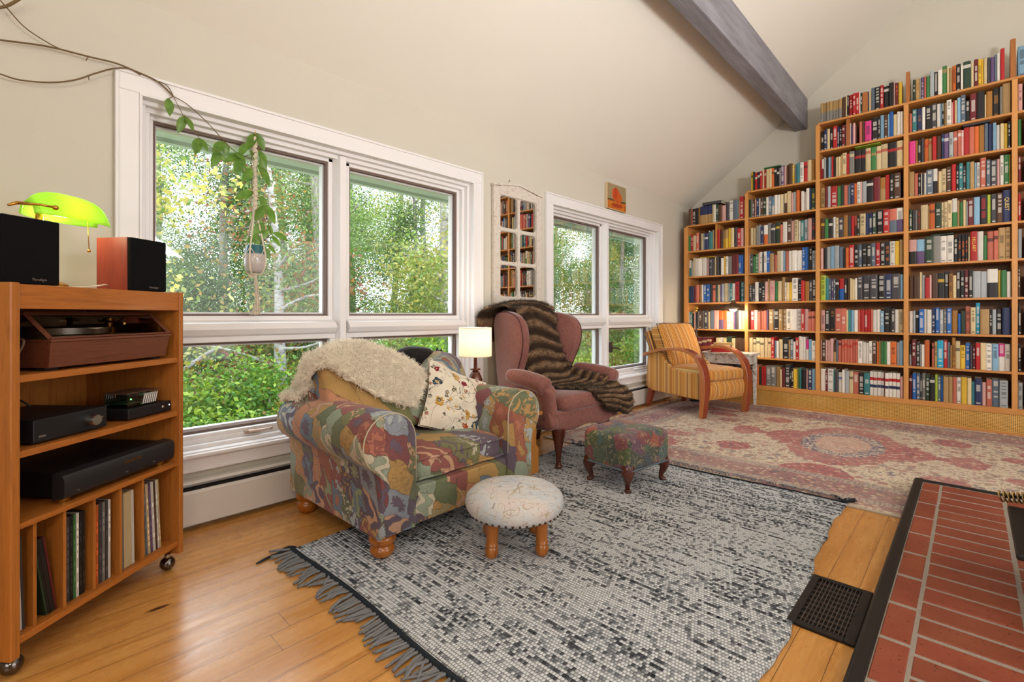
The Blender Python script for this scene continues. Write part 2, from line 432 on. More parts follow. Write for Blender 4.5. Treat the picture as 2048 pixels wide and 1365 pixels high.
# pierced metal grille under the lowest shelf, over the hidden heater
b = NB('perforated_brass_grille'); v = b.coord((1/.0125,)*3); x, y, z = b.sep(v)
du = b.math('SUBTRACT', b.math('FRACT', y), .5); dv = b.math('SUBTRACT', b.math('FRACT', z), .5)
hole = b.math('MULTIPLY', b.math('LESS_THAN', b.math('ABSOLUTE', du), .27), b.math('LESS_THAN', b.math('ABSOLUTE', dv), .22))
nz = b.noise(b.coord(), 3, 3); b.base(b.ramp(nz.outputs[0], [(.3, 'cf9a45'), (.7, 'e0b264')])); b.set(.45, .2, .4)
b.l(b.math('SUBTRACT', 1, hole), b.p.inputs['Alpha']); m_grille = b.m
gr = thing('heater_grille', 'perforated golden grille running along the floor under the bookcase', 'grille', (XF, .9, 0))
for a, c_ in ((-.985, .52), (.52, 2.0), (2.0, 2.64)):
    obj('grille_panel', box(.006, .008, L(a), L(c_), .012, .18), m_grille, gr)
obj('foot_rail', box(-.004, .012, L(-.985), L(2.645), 0, .02), m_book_wood, gr)
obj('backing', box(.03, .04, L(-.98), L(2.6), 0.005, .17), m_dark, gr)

PAL = dict(K='1f1c1d', D='454347', G='85827c', W='e9e3d8', C='dcc698', T='b28f5c', B='573a28', R='bb2426', M='701f26', P='deaba2', H='d63a86',
           O='d4692a', Y='dfb636', L='a9bd3e', E='3f7d45', F='29402f', S='3a8286', U='2563b0', N='29345c', I='86b0cb', V='675079', A='c96d58', Q='a4702f',
           J='62707f', Z='25a3c6', X='aab0b2')
CN = dict(K='black', D='charcoal', G='grey', W='white', C='cream', T='tan', B='brown', R='red', M='maroon', P='pale pink', H='hot pink', O='orange', Y='yellow', L='lime',
          E='green', F='dark green', S='teal', U='blue', N='navy', I='light blue', V='purple', A='coral', Q='ochre', J='slate', Z='bright cyan', X='silver')
low = dict(w='W', k='K', y='Y', r='R', o='O', q='Q', h='H', u='U', i='I', c='C', t='T', m='M')
PC = {k: lin(v) for k, v in PAL.items()}
D_ = ["M6.5=w U7.7w J7.7w D4.6w G6.7w F8.6w K9.5=w L5.7 J6.6w U4.6 T9.6 T7.6 A7.6 W8.6k Y10.6 C7.6 S5.4 N12.6w P7.4 A9.6w J12.6w X13.6k _4",
      "D5.4/X M8.7w D7.5w X3.4 W6.4 O9.7 _4 A5.5=k T5.6k Z11.7w R7.7w J5.6 T3.4 Q6.9k C8.7=k Y9.4k U8.6w D4.4 M5.4w R8.6w C9.6 W10.6k I10.6k H10.6w/W W9.6k",
      "W7.4 X4.4 K6.4=w U9.5w W5.5 W8.5 N6.6w U7.6w X7.5w G5.5w U8.6w Q10.4 U5.2 F7.4 A8.7k C8.6k Z7.9w T14.5 K4.5w X6.5 K9.5w N12.6@JOHN_IRVING",
      "B9.5 B11.5 C4.7 X6.5 R8.3 P4.5 B11.6 K12.6=y K8.7w Q7.5k C6.4 K7.7w K7.7w M7.7w K7.7w X13.6 X11.6 W17.7/K Y5.6 E9.6 W6.5",
      "P14.6/K I15.6/V F15.7w G12.7 W11.7k W12.7k K7.5w K6.7o K6.7o K5.7o C4.5 R11.8@HILLARY W10.8 E6.5 A10.7=k A7.7=k T11.9k T8.9k",
      "F6.4w D5.3 G5.3 B6.3r C13.6 T3.5 O10.6=k F11.6w C5.6k C6.6k C8.7k W9.8/E T4.6 E6.5 C5.6 X3.5 M10.6w I10.7 K12.8r L6.8 D9.8w B10.8w N12.9@QUEST",
      "T10.6 A7.5 K6.4w W2.4 D4.4 W4.4 J13.6w W8.6/K Q2.4 C6.4 C8.5k B10.6w R8.7 K5.6w S7.7w D6.5w S6.7 T8.7 I4.6 W6.6k A10.8w J7.6w D11.6w P5.6 W6.8k E9.8w Y2.8",
      "H8.5 Q3.5 K4.5w D4.6 O5.5=r T5.5=r R5.5 B6.5 N3.6=i V6.6=w X5.6k A5.6=w A4.6=w P3.6=w R6.7 A6.7 O5.7 Q6.7 J4.7 N5.7 I4.7 W4.5 C4.5 Y4.5 K3.6w",
      "A4.3 S6.5w N7.5q W4.5 K8.6w D7.6w W4.5 I2.5 K3.6w T3.5 W6.6k P2.4 R2.5 C3.5 I4.6 J6.7w K5.3w M8.7w K9.7 C2.4 Q7.6 K8.7q G3.7 T9.9",
      "_5 F4.4w T6.4q X2.4 V4.4w A3.4 E5.4 X6.7 K5.6w W6.6 E6.8=t C3.7 T4.6 O5.7k K6.7w W3.5 F10.7=w C4.6 M5.7w Y4.6k Y3.6 C4.6 D4.6 V5.6 J3.7 W4.7 R5.9 _7"]
E_ = ["X7.5k", "K5.6w", "K5.7w", "B4.7w", "X6.7", "R5.6w", "M5.6w", "E5.6", "P7.6k", "I12.8k"]
C_ = ["W8.6 M3.5w W9.6k S2.5 D5.5 W6.4=u W4.6 X6.5 C6.5=k A8.5w K8.5w S8.5w W5.6=m W5.6=m W5.6=m W5.6=m M1.6 W5.6=m W5.6=m W5.6=m W5.6=m P4.4",
      "P2.5 B6.5w P3.5 P4.5 P5.6 B4.3/T J3.5 A6.5=k A4.6=r A4.6=r A4.6=r A4.6=r A4.6=r A4.6=r W6.5@SEPTOLOGY W5.4 W4.4 W5.5k B6.5w O3.5 T3.5 E4.5 E4.5 W5.5 O8.5k X4.5 I5.6",
      "P7.5k K7.5w K9.6q A9.6w A8.6w C3.5 S4.5 I5.5 W5.5 A3.5 R6.5 R5.5w R5.5 A3.5 W5.5 W5.5 I5.4w K8.7w K2.7 D5.6w W5.5 C6.5k",
      "L8.8k S5.6 J3.5w V4.5w J3.5w K5.4=w R8.5/U K4.5w B4.6 C3.5 C4.4 W4.5 D7.6w D11.7w D10.7w K10.7w N9.7w D11.7w I4.6",
      "P4.5 K5.5 X5.6 I6.6 X6.6 J6.5 K3.4 O4.4 R7.6w K6.6w J5.6w K6.6w K6.6w J5.6w R6.6w K6.6w K6.6o W6.6k Y5.6 T5.7",
      "B6.5=y E6.4 K6.4=w W4.5 C4.4k D7.4w Q6.5 D5.4 R4.4 A4.4/B K3.4w C8.5k N4.5 N5.5w F5.5w K9.6w R8.6w A9.6/J W8.6k/V",
      "T7.5k M4.5 X4.5 R10.5w E5.4 F4.5 A6.4 J4.4 N5.5w O4.4 W5.5k P2.5 X6.5 K9.5=w M9.7@Crime_and_Punishment Q7.6/T R6.7 K5.7w B9.7w _3",
      "R2.4 W3.4/M X3.5 K3.4 I3.5 X2.5 R3.5 K3.4 C4.4 C3.4 T2.5 C6.6k R4.5 G7.6=c K9.6=r K6.6=r C7.6=r E7.6=t C6.6=r C9.7=r K11.7=r C8.7=r",
      "K5.4w N5.5w C4.5 K5.5w R6.6w N3.5w K4.5w M5.5w W8.6k V3.4 P3.5 _6 A4.5 B4.5 H9.4k K9.6w K3.5w I5.6 B5.6w I2.6 U5.7 C5.5 W4.6 W4.6",
      "T5.4/G T5.4/G T5.4/G T5.4/G T5.4/G T5.4/G T5.4/G B6.5 C2.5 K3.5w R6.5w R5.5w R5.5w W2.5 K3.4w _7 N2.4 C4.4 J5.6 K8.6w R5.6w K8.5=w K6.6 P3.6 M4.5o Y5.5 _2"]
B_ = ["_3 K6.5w R5.5 O5.5 F5.4 R4.4 R5.5 G9.5w G9.5w T8.5 C3.3 M5.4 D9.7w K3.4w K4.4w Y6.4 T2.5 E3.5 S3.5 K7.4 P4.4 N7.5w I6.5",
      "C7.5 C6.4=k C7.5=k C7.5=k C6.5 C7.5=k R5.6w I4.3 W4.3 C6.4 K10.6w T3.4 J5.5w W4.3 R5.6w W4.7 W3.7 W4.7 H5.5/W I5.5 W6.4k",
      "B2.5 R7.5w P6.5 A5.4 A5.4 A5.5 V3.5 T8.6w K10.6w T6.6w T6.6w W7.6k W10.6 W7.6k R5.6w P5.6 A6.4=k A6.4=k",
      "D5.3w D6.3w W6.5 K6.5w K6.5w P5.5 T3.7 P9.6h E6.5 C6.5 T5.8 W3.4k C5.4 Y5.4 W9.7k K6.6w R5.5 Q7.4 D5.5w K6.6w",
      "W2.5 D5.5w E5.3 E5.5w P2.5 W5.6k D3.5 W5.6k U6.6w T7.4 A5.3 C6.6 W5.6 I5.5 A4.5 W6.5 W8.5 W9.5 U5.7w U4.7 D3.6 K4.6w X6.4k",
      "T3.4 C4.4 C5.4 G5.5 X3.6 N5.4w W7.5/O G6.6 D7.5=w F8.6=y A4.4 W7.6 B7.8w P5.6 C6.6k W4.5 S5.5w X6.6k P6.6 K6.6r",
      "F5.4 X1.4 B4.4w P3.4 N5.5w W2.4 B5.5w F6.4w W4.4 J5.5w I5.4/W W5.5 W5.5 C5.5 X2.5 C5.5/B C6.6 P4.5 X5.5 O5.6 _2 W5.5 W4.4 W5.6 N3.6 F7.6y",
      "_3 Y5.5=k F3.5 R6.4=w K5.4=w R4.4=w C4.5 R5.5=w C5.5 C5.5 O5.5=k K5.5=w K5.5=w W3.4 V7.5w P4.4 B3.5 B7.6 Y5.5w J4.4 S5.5 W7.5k R7.5=k C7.6 Q8.6"]
A_ = ["K6.4 D5.4 B5.4 N6.4 K7.4 B6.4 D5.4 M5.4 K6.4 N5.4 F5.4 B6.4 K6.5 D6.4 B5.4",
      "M6.4=c M6.4=c M6.4=c M6.4=c M6.4=c _5 C5.4 W4.4 C4.4 F6.5 C4.4 B4.4 B4.4 B4.4",
      "X3.4 S4.4w B4.4 P4.5 D4.5 W2.4 B5.5w G5.5 D6.5w C5.4 J7.5 P8.5 O8.5/V O7.5/A W6.4k C6.4 V3.4 D6.5 P5.5 C6.5",
      "F3.4 N3.4 N4.4 M5.4 A5.5 Q5.5 W4.5 U6.5w U7.5w K4.5 A6.4=k F4.4 C4.4 V3.4 X6.5 C5.5 X4.5 S5.5w W4.5 R7.6k K3.5 S5.6w J3.5",
      "W5.4/S X4.3 C3.6 W6.5 W9.5 W8.5 P5.4 D6.4w D3.4 C3.5 B3.5 D3.5 K3.5 W5.4 Y4.5 W4.5k G7.5 M6.6 M6.6 U4.5w U4.5 K3.5",
      "E5.3 R5.4w C5.3 A6.5w B5.4 C3.4 X4.4 N7.4=w W2.6 S6.5 C2.6 _1 B6.5 R5.6 B6.5 T5.5/Y T5.5/Y Y6.6 C5.6 D6.6 R6.5w P5.5 B3.5",
      "B4.4 A2.4 K5.4w K5.4 Q2.4 N12.5/T N8.5/T C2.5 W3.5 F4.5w B5.4 P6.3 D5.5 W6.6k J7.6 C2.5 R6.8w P2.5"]
ROWS = [0, .05, .1, .16, .22, .28, .34, .4, .46, .52, .58, .64, .7, .76, .82, .88, .94, 1]
CREAM = lin('d8c9a6')
def book_geo(g, w, h, d, main, low_=None, band=None, letter=None, seed=0):
    """one standing book: spine at x=0 facing -x, pages behind; base at z=0, centred on y=0"""
    rr = random.Random(seed); M = PC[main]
    j = rr.uniform(.82, 1.12); M = tuple(min(1, c*j) for c in M[:3])+(1,)
    mk = PC[letter] if letter else None; bd = PC[band] if band else None; lo = PC[low_] if low_ else None
    ys = [w/2, w*.28, -w*.28, -w/2]; bulge = [.004, .0, .0, .004]
    n0 = len(g.v); vs = []; fs = []; cs = []
    for z in ROWS:
        for y, bx in zip(ys, bulge): vs.append((bx, y, z*h))
        vs += [(d, -w/2, z*h), (d, w/2, z*h)]
    b0 = rr.choice((11, 12, 13)); sp = rr.choice((0, 1, 1)); lr0 = rr.choice((3, 5, 7)); lr1 = rr.choice((13, 15, 16))
    for r in range(len(ROWS)-1):
        zz = (ROWS[r]+ROWS[r+1])/2
        base = lo if (lo and zz < .5) else M
        for c in range(6):
            a = r*6+c; b2 = r*6+(c+1) % 6
            fs.append((a, b2, b2+6, a+6))
            col = base
            if c < 3:
                if bd and r in (b0, b0+1): col = tuple(.75*p_+.25*q_ for p_, q_ in zip(bd, base))
                if bd and main == 'W' and band == 'M': col = PC['R'] if r in (11, 12) else (PC['N'] if r in (6, 7) else M)
                if mk and c == 1 and lr0 < r < lr1 and rr.random() < .7: col = tuple(.5*p_+.5*q_ for p_, q_ in zip(mk, base))
                if mk and c == 1 and r == 1 and sp: col = tuple(.6*p_+.4*q_ for p_, q_ in zip(mk, base))
            cs.append(col)
    n = (len(ROWS)-1)*6
    fs.append((5, 4, 3, 2, 1, 0)); cs.append(M)
    # top: cover edge and recessed page block
    t = .0022; q = len(vs)
    vs += [(.006, w/2-t, h), (.006, -w/2+t, h), (d-.002, -w/2+t, h), (d-.002, w/2-t, h)]
    vs += [(.006, w/2-t, h-.004), (.006, -w/2+t, h-.004), (d-.002, -w/2+t, h-.004), (d-.002, w/2-t, h-.004)]
    fs += [(n, n+1, n+2, n+3, q+1, q), (n+3, n+4, q+2, q+1), (n+4, n+5, q+3, q+2), (n+5, n, q, q+3)]; cs += [M]*4
    for k in range(4): fs.append((q+k, q+(k+1) % 4, q+4+(k+1) % 4, q+4+k)); cs.append(CREAM)
    fs.append((q+4, q+5, q+6, q+7)); cs.append(CREAM)
    g.add(vs, fs, cs)
m_bookv = vcol('book_covers', .5, .05)
import re
def parse(row):
    out = []
    for tk in row.split():
        if tk[0] == '_': out.append((None, float(tk[1:]), 0, None, None, None, None)); continue
        m = re.match(r'([A-Z])(\d+)\.(\d)([a-z])?(=[a-z])?([a-z])?(/[A-Z])?(@\S+)?$', tk)
        c, w, h, l1, bd, l2, lo, tx = m.groups()
        out.append((c, float(w), int(h), low.get(l1 or l2), low.get(bd[1]) if bd else None, lo[1] if lo else None, tx[1:].replace('_', ' ') if tx else None))
    return out
ORD = ['first', 'second', 'third', 'fourth', 'fifth', 'sixth', 'seventh', 'eighth', 'ninth', 'tenth', 'eleventh', 'twelfth', 'thirteenth', 'fourteenth', 'fifteenth', 'sixteenth',
       'seventeenth', 'eighteenth', 'nineteenth', 'twentieth', 'twenty-first', 'twenty-second', 'twenty-third', 'twenty-fourth', 'twenty-fifth', 'twenty-sixth', 'twenty-seventh', 'twenty-eighth', 'twenty-ninth']
SHN = ['lowest shelf', 'second shelf up', 'third shelf up', 'fourth shelf up', 'fifth shelf up', 'sixth shelf up', 'seventh shelf up', 'eighth shelf up', 'ninth shelf up', 'top board']
BAYN = ['first bay', 'second bay', 'third bay', 'fourth bay', 'bay cut by picture edge']
mass = G(); nind = 0
def fonttext(txt, size, mat, parent, ext=.0005):
    cu = bpy.data.curves.new('lettering', 'FONT'); cu.body = txt; cu.size = size; cu.extrude = ext; cu.align_x = 'CENTER'; cu.align_y = 'CENTER'
    o = bpy.data.objects.new('lettering_curve', cu); C.objects.link(o)
    bpy.context.view_layer.update()
    me = bpy.data.meshes.new_from_object(o.evaluated_get(bpy.context.evaluated_depsgraph_get())); bpy.data.objects.remove(o)
    o = bpy.data.objects.new('lettering', me); C.objects.link(o); me.materials.append(mat); o.parent = parent
    return o
LETM = {k: plain('lettering_'+k, c_, .5) for k, c_ in dict(W='e8e4da', K='1c1a1a', Y='e2c14a').items()}
for bay, rows in ((0, A_), (1, B_), (2, C_), (3, D_), (4, E_)):
    ya, yb = UP[bay]-.019, UP[bay+1]+.019
    for lv, row in enumerate(rows):
        bk = parse(row); tot = sum(b[1] for b in bk)
        k = (ya-yb-.006)/tot if bay < 4 else .0038
        y = ya-.002; idx = 0
        single = bay >= 3 or (bay == 2 and lv in (0, 1))
        for i, (c, w, hh, lt, bd, lo_, tx) in enumerate(bk):
            wd = w*k; yc = y-wd/2; y -= wd
            if c is None:
                if bay == 2 and lv == 9 and w == 7: YBE = yc
                continue
            h = (.155+.0135*hh)*R.uniform(.985, 1.015); h = min(h, (SZ[lv+1]-SZ[lv]-.03) if lv < BAYTOP[bay] else .4)
            d = R.uniform(.14, .19); xs = XF+R.uniform(.022, .05)
            if single:
                g = G(); book_geo(g, wd-.0012, h, d, c, lo_, bd, None if tx else lt, i*31+lv*7+bay)
                o = obj('book', g, m_bookv); o.location = (xs, yc, SZ[lv]+.0005)
                th = 'slim' if wd < .016 else ('thick' if wd > .036 else ('narrow' if wd < .023 else ''))
                hg = 'tall' if hh >= 8 else ('short' if hh <= 3 else '')
                cn = CN[c] + (' and '+CN[lo_] if lo_ else '')
                det = (' banded '+CN[bd] if bd else '') or (' lettered in '+CN[lt] if lt and not tx else '')
                lab = ' '.join(x for x in (th, hg, cn) if x) + ' book' + det + ', ' + ORD[idx] + ' from left, ' + SHN[lv] + ', ' + BAYN[bay]
                for drop in (hg, th):
                    if drop and len(lab.replace('-', ' ').split()) > 16: lab = lab.replace(drop+' ', '', 1)
                if len(lab.replace('-', ' ').split()) > 16: lab = lab.replace(det, '')
                if tx: lab = cn + ' book with ' + ('gold' if c in 'NRM' and tx != 'JOHN IRVING' else 'white' if c != 'W' else 'black') + ' capitals down its spine, ' + SHN[lv] + ', ' + BAYN[bay]
                tag(o, lab, 'book', 'books on '+SHN[lv]+' of '+BAYN[bay]); nind += 1
                if tx:
                    f = fonttext(tx, wd*.8 if len(tx) < 12 else wd*.62, LETM['K' if c == 'W' else 'W' if tx == 'JOHN IRVING' else 'Y'], o)
                    f.rotation_euler = (PI/2, 0, -PI/2); f.rotation_euler = Matrix(((0, 0, -1), (0, -1, 0), (-1, 0, 0))).to_euler() if False else f.rotation_euler
                    # reading downwards: text x -> -z, text y -> -y, facing -x
                    f.matrix_local = Matrix(((0, 0, -1, -.0008), (0, -1, 0, 0), (-1, 0, 0, h*.56), (0, 0, 0, 1)))
                    fit = h*.8/max(f.dimensions.x, 1e-6)
                    if fit < 1: f.matrix_local = f.matrix_local @ Matrix.Diagonal((fit, min(1, fit*1.35), 1, 1))
            else:
                mass.T = Matrix.Translation((xs, yc, SZ[lv]+.0005)); book_geo(mass, wd-.0012, h, d, c, lo_, bd, lt, i*31+lv*7+bay)
            idx += 1
# the rest of the bay that runs out of the picture (the mirror shows it)
rr = random.Random(3)
for lv in range(10):
    y = UP[4]-.07
    while y > -.95:
        w = rr.uniform(.014, .042); c = rr.choice('KDWCTBRMPOYEFSUNIVAQJX')
        mass.T = Matrix.Translation((XF+rr.uniform(.022, .05), y-w/2, SZ[lv]+.0005)); book_geo(mass, w-.001, rr.uniform(.19, .25), .17, c, None, None, rr.choice(('W', None)), rr.randrange(9999)); y -= w
mass.T = None
def flat_book(g, x0, y0, y1, z, dx, th, c):
    g.col = PC[c]; g.box(x0, x0+dx, y0, y1, z, z+.003); g.box(x0, x0+dx, y0, y1, z+th-.003, z+th); g.box(x0, x0+.003, y0, y1, z, z+th); g.col = CREAM; g.box(x0+.003, x0+dx-.004, y0+.004, y1-.004, z+.002, z+th-.002); g.col = None
flat_book(mass, XF+.02, .655, .865, SZ[7]+.262, .14, .012, 'L'); flat_book(mass, XF+.02, 2.27, 2.45, SZ[4]+.222, .14, .014, 'Y'); flat_book(mass, XF+.02, 2.19, 2.42, SZ[6]+.226, .19, .035, 'D')
flat_book(mass, XF+.03, 1.55, 1.72, SZ[7]+.228, .13, .014, 'E')
tag(obj('books', mass, m_bookv), 'crowded rows of assorted books filling the left and upper shelves of the bookcase', 'books', kind='stuff')
for lv, ya, yb, th, c, lab in ((4, .28, .12, .016, 'F', 'dark green book lying flat across three thick paperbacks, fifth shelf up, fourth bay'), (7, .06, -.115, .02, 'D', 'charcoal book lying flat across the orange and slate books, eighth shelf up, fourth bay')):
    g = G(); flat_book(g, 0, yb, ya, 0, .15, th, c); o = obj('book', g, m_bookv); o.location = (XF+.03, 0, SZ[lv]+(.262 if lv == 7 else .255)); tag(o, lab, 'book')
# wooden bookends
m_bend = wood('bookend_wood', 'a5652c', '884c1d', 'z', 1.2)
for y, h, lab, w in ((.446, .30, 'tall brown wooden bookend with cut corner on top between third and fourth bays', .03), (-.255, .34, 'tall brown wooden bookend beside the red book on the topmost board', .034), (YBE, .215, 'small round-topped wooden bookend among the books on top of the third bay', .05)):
    g = G()
    if w > .04:
        pts = [(w/2*math.cos(a*PI/8), h-w/2+w/2*math.sin(a*PI/8)) for a in range(9)] + [(-w/2, 0), (w/2, 0)]
        g.prism(pts, 0, .14, 'x')
    else:
        g.loft([[(0, s*w/2, 0), (0, s*w/2, h), (.05, s*w/2, h), (.11, s*w/2, h-.07), (.11, s*w/2, 0)] for s in (-1, 1)])
    o = obj('bookend', g, m_bend, bevel=.003); o.location = (XF+.03, y, SZ[9]+.0005); tag(o, lab, 'bookend')
# ---------------------------------------------------------------- patchwork armchair with sheepskin, cushion and cat
def patch_mat():
    b = NB('patchwork_tapestry'); v = b.coord()
    n1 = b.noise(v, 6, 2, .5); n2 = b.noise(v, 19, 2, .5)
    def cen(n):
        d = b.n('VectorMath', operation='SUBTRACT'); b.l(n.outputs[1], d.inputs[0]); d.inputs[1].default_value = (.5, .5, .5); return d.outputs[0]
    w = b.vadd(b.vadd(v, cen(n1), .10), cen(n2), .04)
    x, y, z = b.sep(w); M_ = b.math
    u = M_('MULTIPLY', M_('ADD', x, y), 10.5); vv = M_('MULTIPLY', M_('ADD', z, M_('MULTIPLY', M_('SUBTRACT', x, y), .45)), 8.5)
    cu = M_('FLOOR', u); wn0 = b.n('TexWhiteNoise', noise_dimensions='1D'); b.l(cu, wn0.inputs['W'])
    vv = M_('ADD', vv, M_('MULTIPLY', wn0.outputs[0], 5)); cv_ = M_('FLOOR', vv)
    cm = b.n('CombineXYZ'); b.l(cu, cm.inputs[0]); b.l(cv_, cm.inputs[1]); wn = b.n('TexWhiteNoise', noise_dimensions='2D'); b.l(cm.outputs[0], wn.inputs['Vector'])
    s1 = b.n('SeparateColor'); b.l(wn.outputs['Color'], s1.inputs[0])
    cm2 = b.n('CombineXYZ'); b.l(M_('ADD', cu, 17.3), cm2.inputs[0]); b.l(cv_, cm2.inputs[1]); wn2 = b.n('TexWhiteNoise', noise_dimensions='2D'); b.l(cm2.outputs[0], wn2.inputs['Vector'])
    s2 = b.n('SeparateColor'); b.l(wn2.outputs['Color'], s2.inputs[0])
    palA = ['9a5640', '7a3b44', '6e7148', '62788a', 'b0894c', '8d9a86', '574a60', 'b9805f', '87919e', '8c4a48', '9d8f68', '5d6a4c']
    palB = ['c4bba4', 'b58a50', 'a4acb0', 'c4977a', '8b9670', '5c4e66', 'b06a55', 'a99d80']
    A_ = b.ramp(s1.outputs[0], [(i/len(palA), p) for i, p in enumerate(palA)], 'CONSTANT'); B__ = b.ramp(s1.outputs[1], [(i/len(palB), p) for i, p in enumerate(palB)], 'CONSTANT')
    fu = M_('SUBTRACT', M_('FRACT', u), .5); fv = M_('SUBTRACT', M_('FRACT', vv), .5)
    m1 = M_('SINE', M_('ADD', M_('MULTIPLY', u, 8.0), M_('MULTIPLY', M_('SINE', M_('MULTIPLY', vv, 7.5)), 1.7)))
    m2 = M_('MULTIPLY', M_('SUBTRACT', b.noise(w, 26, 1, .4, 1.2).outputs[0], .52), 9)
    ang = M_('ARCTAN2', fv, fu); rad = M_('SQRT', M_('ADD', M_('MULTIPLY', fu, fu), M_('MULTIPLY', fv, fv)))
    m3 = M_('MULTIPLY', M_('SUBTRACT', M_('ADD', .26, M_('MULTIPLY', M_('SINE', M_('MULTIPLY', ang, 9)), .07)), rad), 9)
    k1 = M_('LESS_THAN', s1.outputs[2], .42); k3 = M_('GREATER_THAN', s1.outputs[2], .82); k2 = M_('SUBTRACT', M_('SUBTRACT', 1, k1), k3)
    m = M_('ADD', M_('ADD', M_('MULTIPLY', m1, k1), M_('MULTIPLY', m2, k2)), M_('MULTIPLY', m3, k3))
    on = M_('MULTIPLY', M_('GREATER_THAN', m, .1), M_('LESS_THAN', s2.outputs[0], .72))
    col = b.mix(on, A_, B__)
    line = M_('MULTIPLY', M_('LESS_THAN', M_('ABSOLUTE', M_('SUBTRACT', m, .1)), .2), M_('LESS_THAN', s2.outputs[0], .8))
    edge = M_('GREATER_THAN', M_('MAXIMUM', M_('ABSOLUTE', fu), M_('ABSOLUTE', fv)), .482)
    n3 = b.noise(v, 30, 2, .5, 2.5)
    sk = M_('MULTIPLY', M_('LESS_THAN', M_('ABSOLUTE', M_('SUBTRACT', n3.outputs[0], .5)), .008), M_('GREATER_THAN', s2.outputs[1], .5))
    ln = M_('MAXIMUM', M_('MAXIMUM', M_('MULTIPLY', line, .8), edge), sk)
    col = b.mix(M_('MULTIPLY', ln, .55), col, '33261f')
    col = b.mix(.2, col, '857767'); n4 = b.noise(v, 12, 3); col = b.mix(.25, col, n4.outputs[0], 'OVERLAY')
    wv = b.noise(b.coord((260, 260, 260)), 1, 2); col = b.mix(.3, col, wv.outputs[0], 'OVERLAY')
    b.base(col); b.bump(wv.outputs[0], .25, .002)
    return b.set(.85, 0, .2, 0, .15)
m_patch = patch_mat()
m_pipe = plain('cream_piping', 'b8ad93', .8)
A = thing('armchair', 'plump rolled-arm armchair in multicoloured patchwork tapestry with bun feet', 'armchair', (1.505, 2.15, .0125), .012)
obj('seat_base', box(-.30, .30, -.385, .36, .105, .275), m_patch, A, smooth=True, bevel=.015, auto=50)
obj('front_skirt', box(-.295, .295, -.40, -.37, .105, .27), m_patch, A, smooth=True, bevel=.01, auto=50)
def seatfn(p):
    k = 1-(p.x/.31)**2 if abs(p.x) < .31 else 0
    if p.z > 0: p.z += .028*k*max(0, 1-((p.y)/.36)**2) - .004*math.sin(p.x*14)
    return p
obj('seat_cushion', G().squad((0, -.09, .335), .285, .305, .062, .35, .22, 60, 20, seatfn), m_patch, A, smooth=True)
g = G(); zz = .335
for dz in (-.04, .045):
    g.tube([(-.275+i*.0275, -.395+.006*math.sin(i), .335+dz) for i in range(21)], .006, 6)
obj('seat_piping', g, m_patch, A, smooth=True)
def arm(s):
    prof = [(-.47, .105), (-.468, .3), (-.475, .375)]
    cx, cz, r = -.415, .488, .126
    prof += [(cx+r*math.cos(math.radians(a)), cz+r*math.sin(math.radians(a))) for a in range(218, 0, -14)]
    prof += [(-.288, .46), (-.286, .3), (-.288, .105)]
    prof = [(-x*s if s > 0 else x, z) for x, z in prof]
    ys = [-.41, -.40, -.36, -.2, 0, .2, .38, .43, .445]
    rings = []
    for y in ys:
        k = 1.0 if -.405 < y < .4 else .975
        tp = 1 - .05*max(0, (y+.1)/.55)
        ccx = -.395*(-s)
        rings.append([((x-ccx)*k+ccx, y, max(.105, (z-.36)*k*tp+.36) if z > .2 else z) for x, z in prof])
    g = G(); g.loft(rings)
    a = obj('arm', g, m_patch, A, smooth=True, auto=60)
    # front facing panel with light piping round the roll
    pts = [((x-ccx)*.985+ccx, -.415, max(.11, (z-.36)*.985+.36) if z > .2 else z+.004) for x, z in prof]
    p = obj('arm_front', G().loft([[(x, -.408, z) for x, y, z in pts], [((x-ccx)*.93+ccx, -.421, (z-.36)*.95+.36) for x, y, z in pts]]), m_patch, a, smooth=True, auto=60)
    obj('arm_piping', G().tube([(q[0], -.411, q[2]) for q in pts[2:-1]], .003, 6), m_pipe, a, smooth=True)
arm(-1); arm(1)
# back, slightly dipped in the middle
def backtop(x): return .775 + .03*math.cos(x*6.5) - .065*math.exp(-((x-.2)/.2)**2) - .05*max(0, (abs(x)-.36)/.12)**2
g = G(); rings = []
for i in range(25):
    x = -.465+.93*i/24; zt = backtop(x); e = max(0, (abs(x)-.40)/.065); sh = .02*e*e
    ring = []
    for y, z in ((.15+sh, .11), (.17+sh, .5), (.235+sh, .68), (.265+sh, zt-.06), (.30+sh, zt-.012), (.345, zt-sh), (.395-sh, zt-.014), (.43-sh, zt-.07), (.445-sh, .55), (.445-sh, .11)): ring.append((x, y, z))
    rings.append(ring)
obj('backrest', g.loft(rings), m_patch, A, smooth=True, auto=60)
def cushfn(p):
    t = p.x/.45; sag = -.125*math.exp(-((t-.30)/.30)**2) + .03*math.exp(-((t+.55)/.4)**2) + .0*t
    if p.z > -.05: p.z += sag*(p.z+.05)/.2
    p.y += .10*(p.z/.17)*1.0 - .03*(1-t*t)*(1 if p.y < 0 else 0)
    p.z += .006*math.sin(p.x*30+p.y*20)
    return p
obj('back_cushion', G().squad((.0, .135, .625), .45, .095, .185, .42, .35, 64, 26, cushfn), m_patch, A, smooth=True)
def bun(x, y):
    return G().lathe([(0, .108), (.03, .108), (.034, .1), (.05, .094), (.058, .078), (.056, .062), (.044, .052), (.042, .046), (.05, .04), (.053, .026), (.046, .008), (.036, 0 if y < 0 else -.0125), (0, 0 if y < 0 else -.0125)], 24, (x, y, 0))
for x, y in ((-.405, -.335), (.405, -.335), (-.405, .38), (.405, .38)): obj('bun_foot', bun(x, y), m_turned, A, smooth=True)

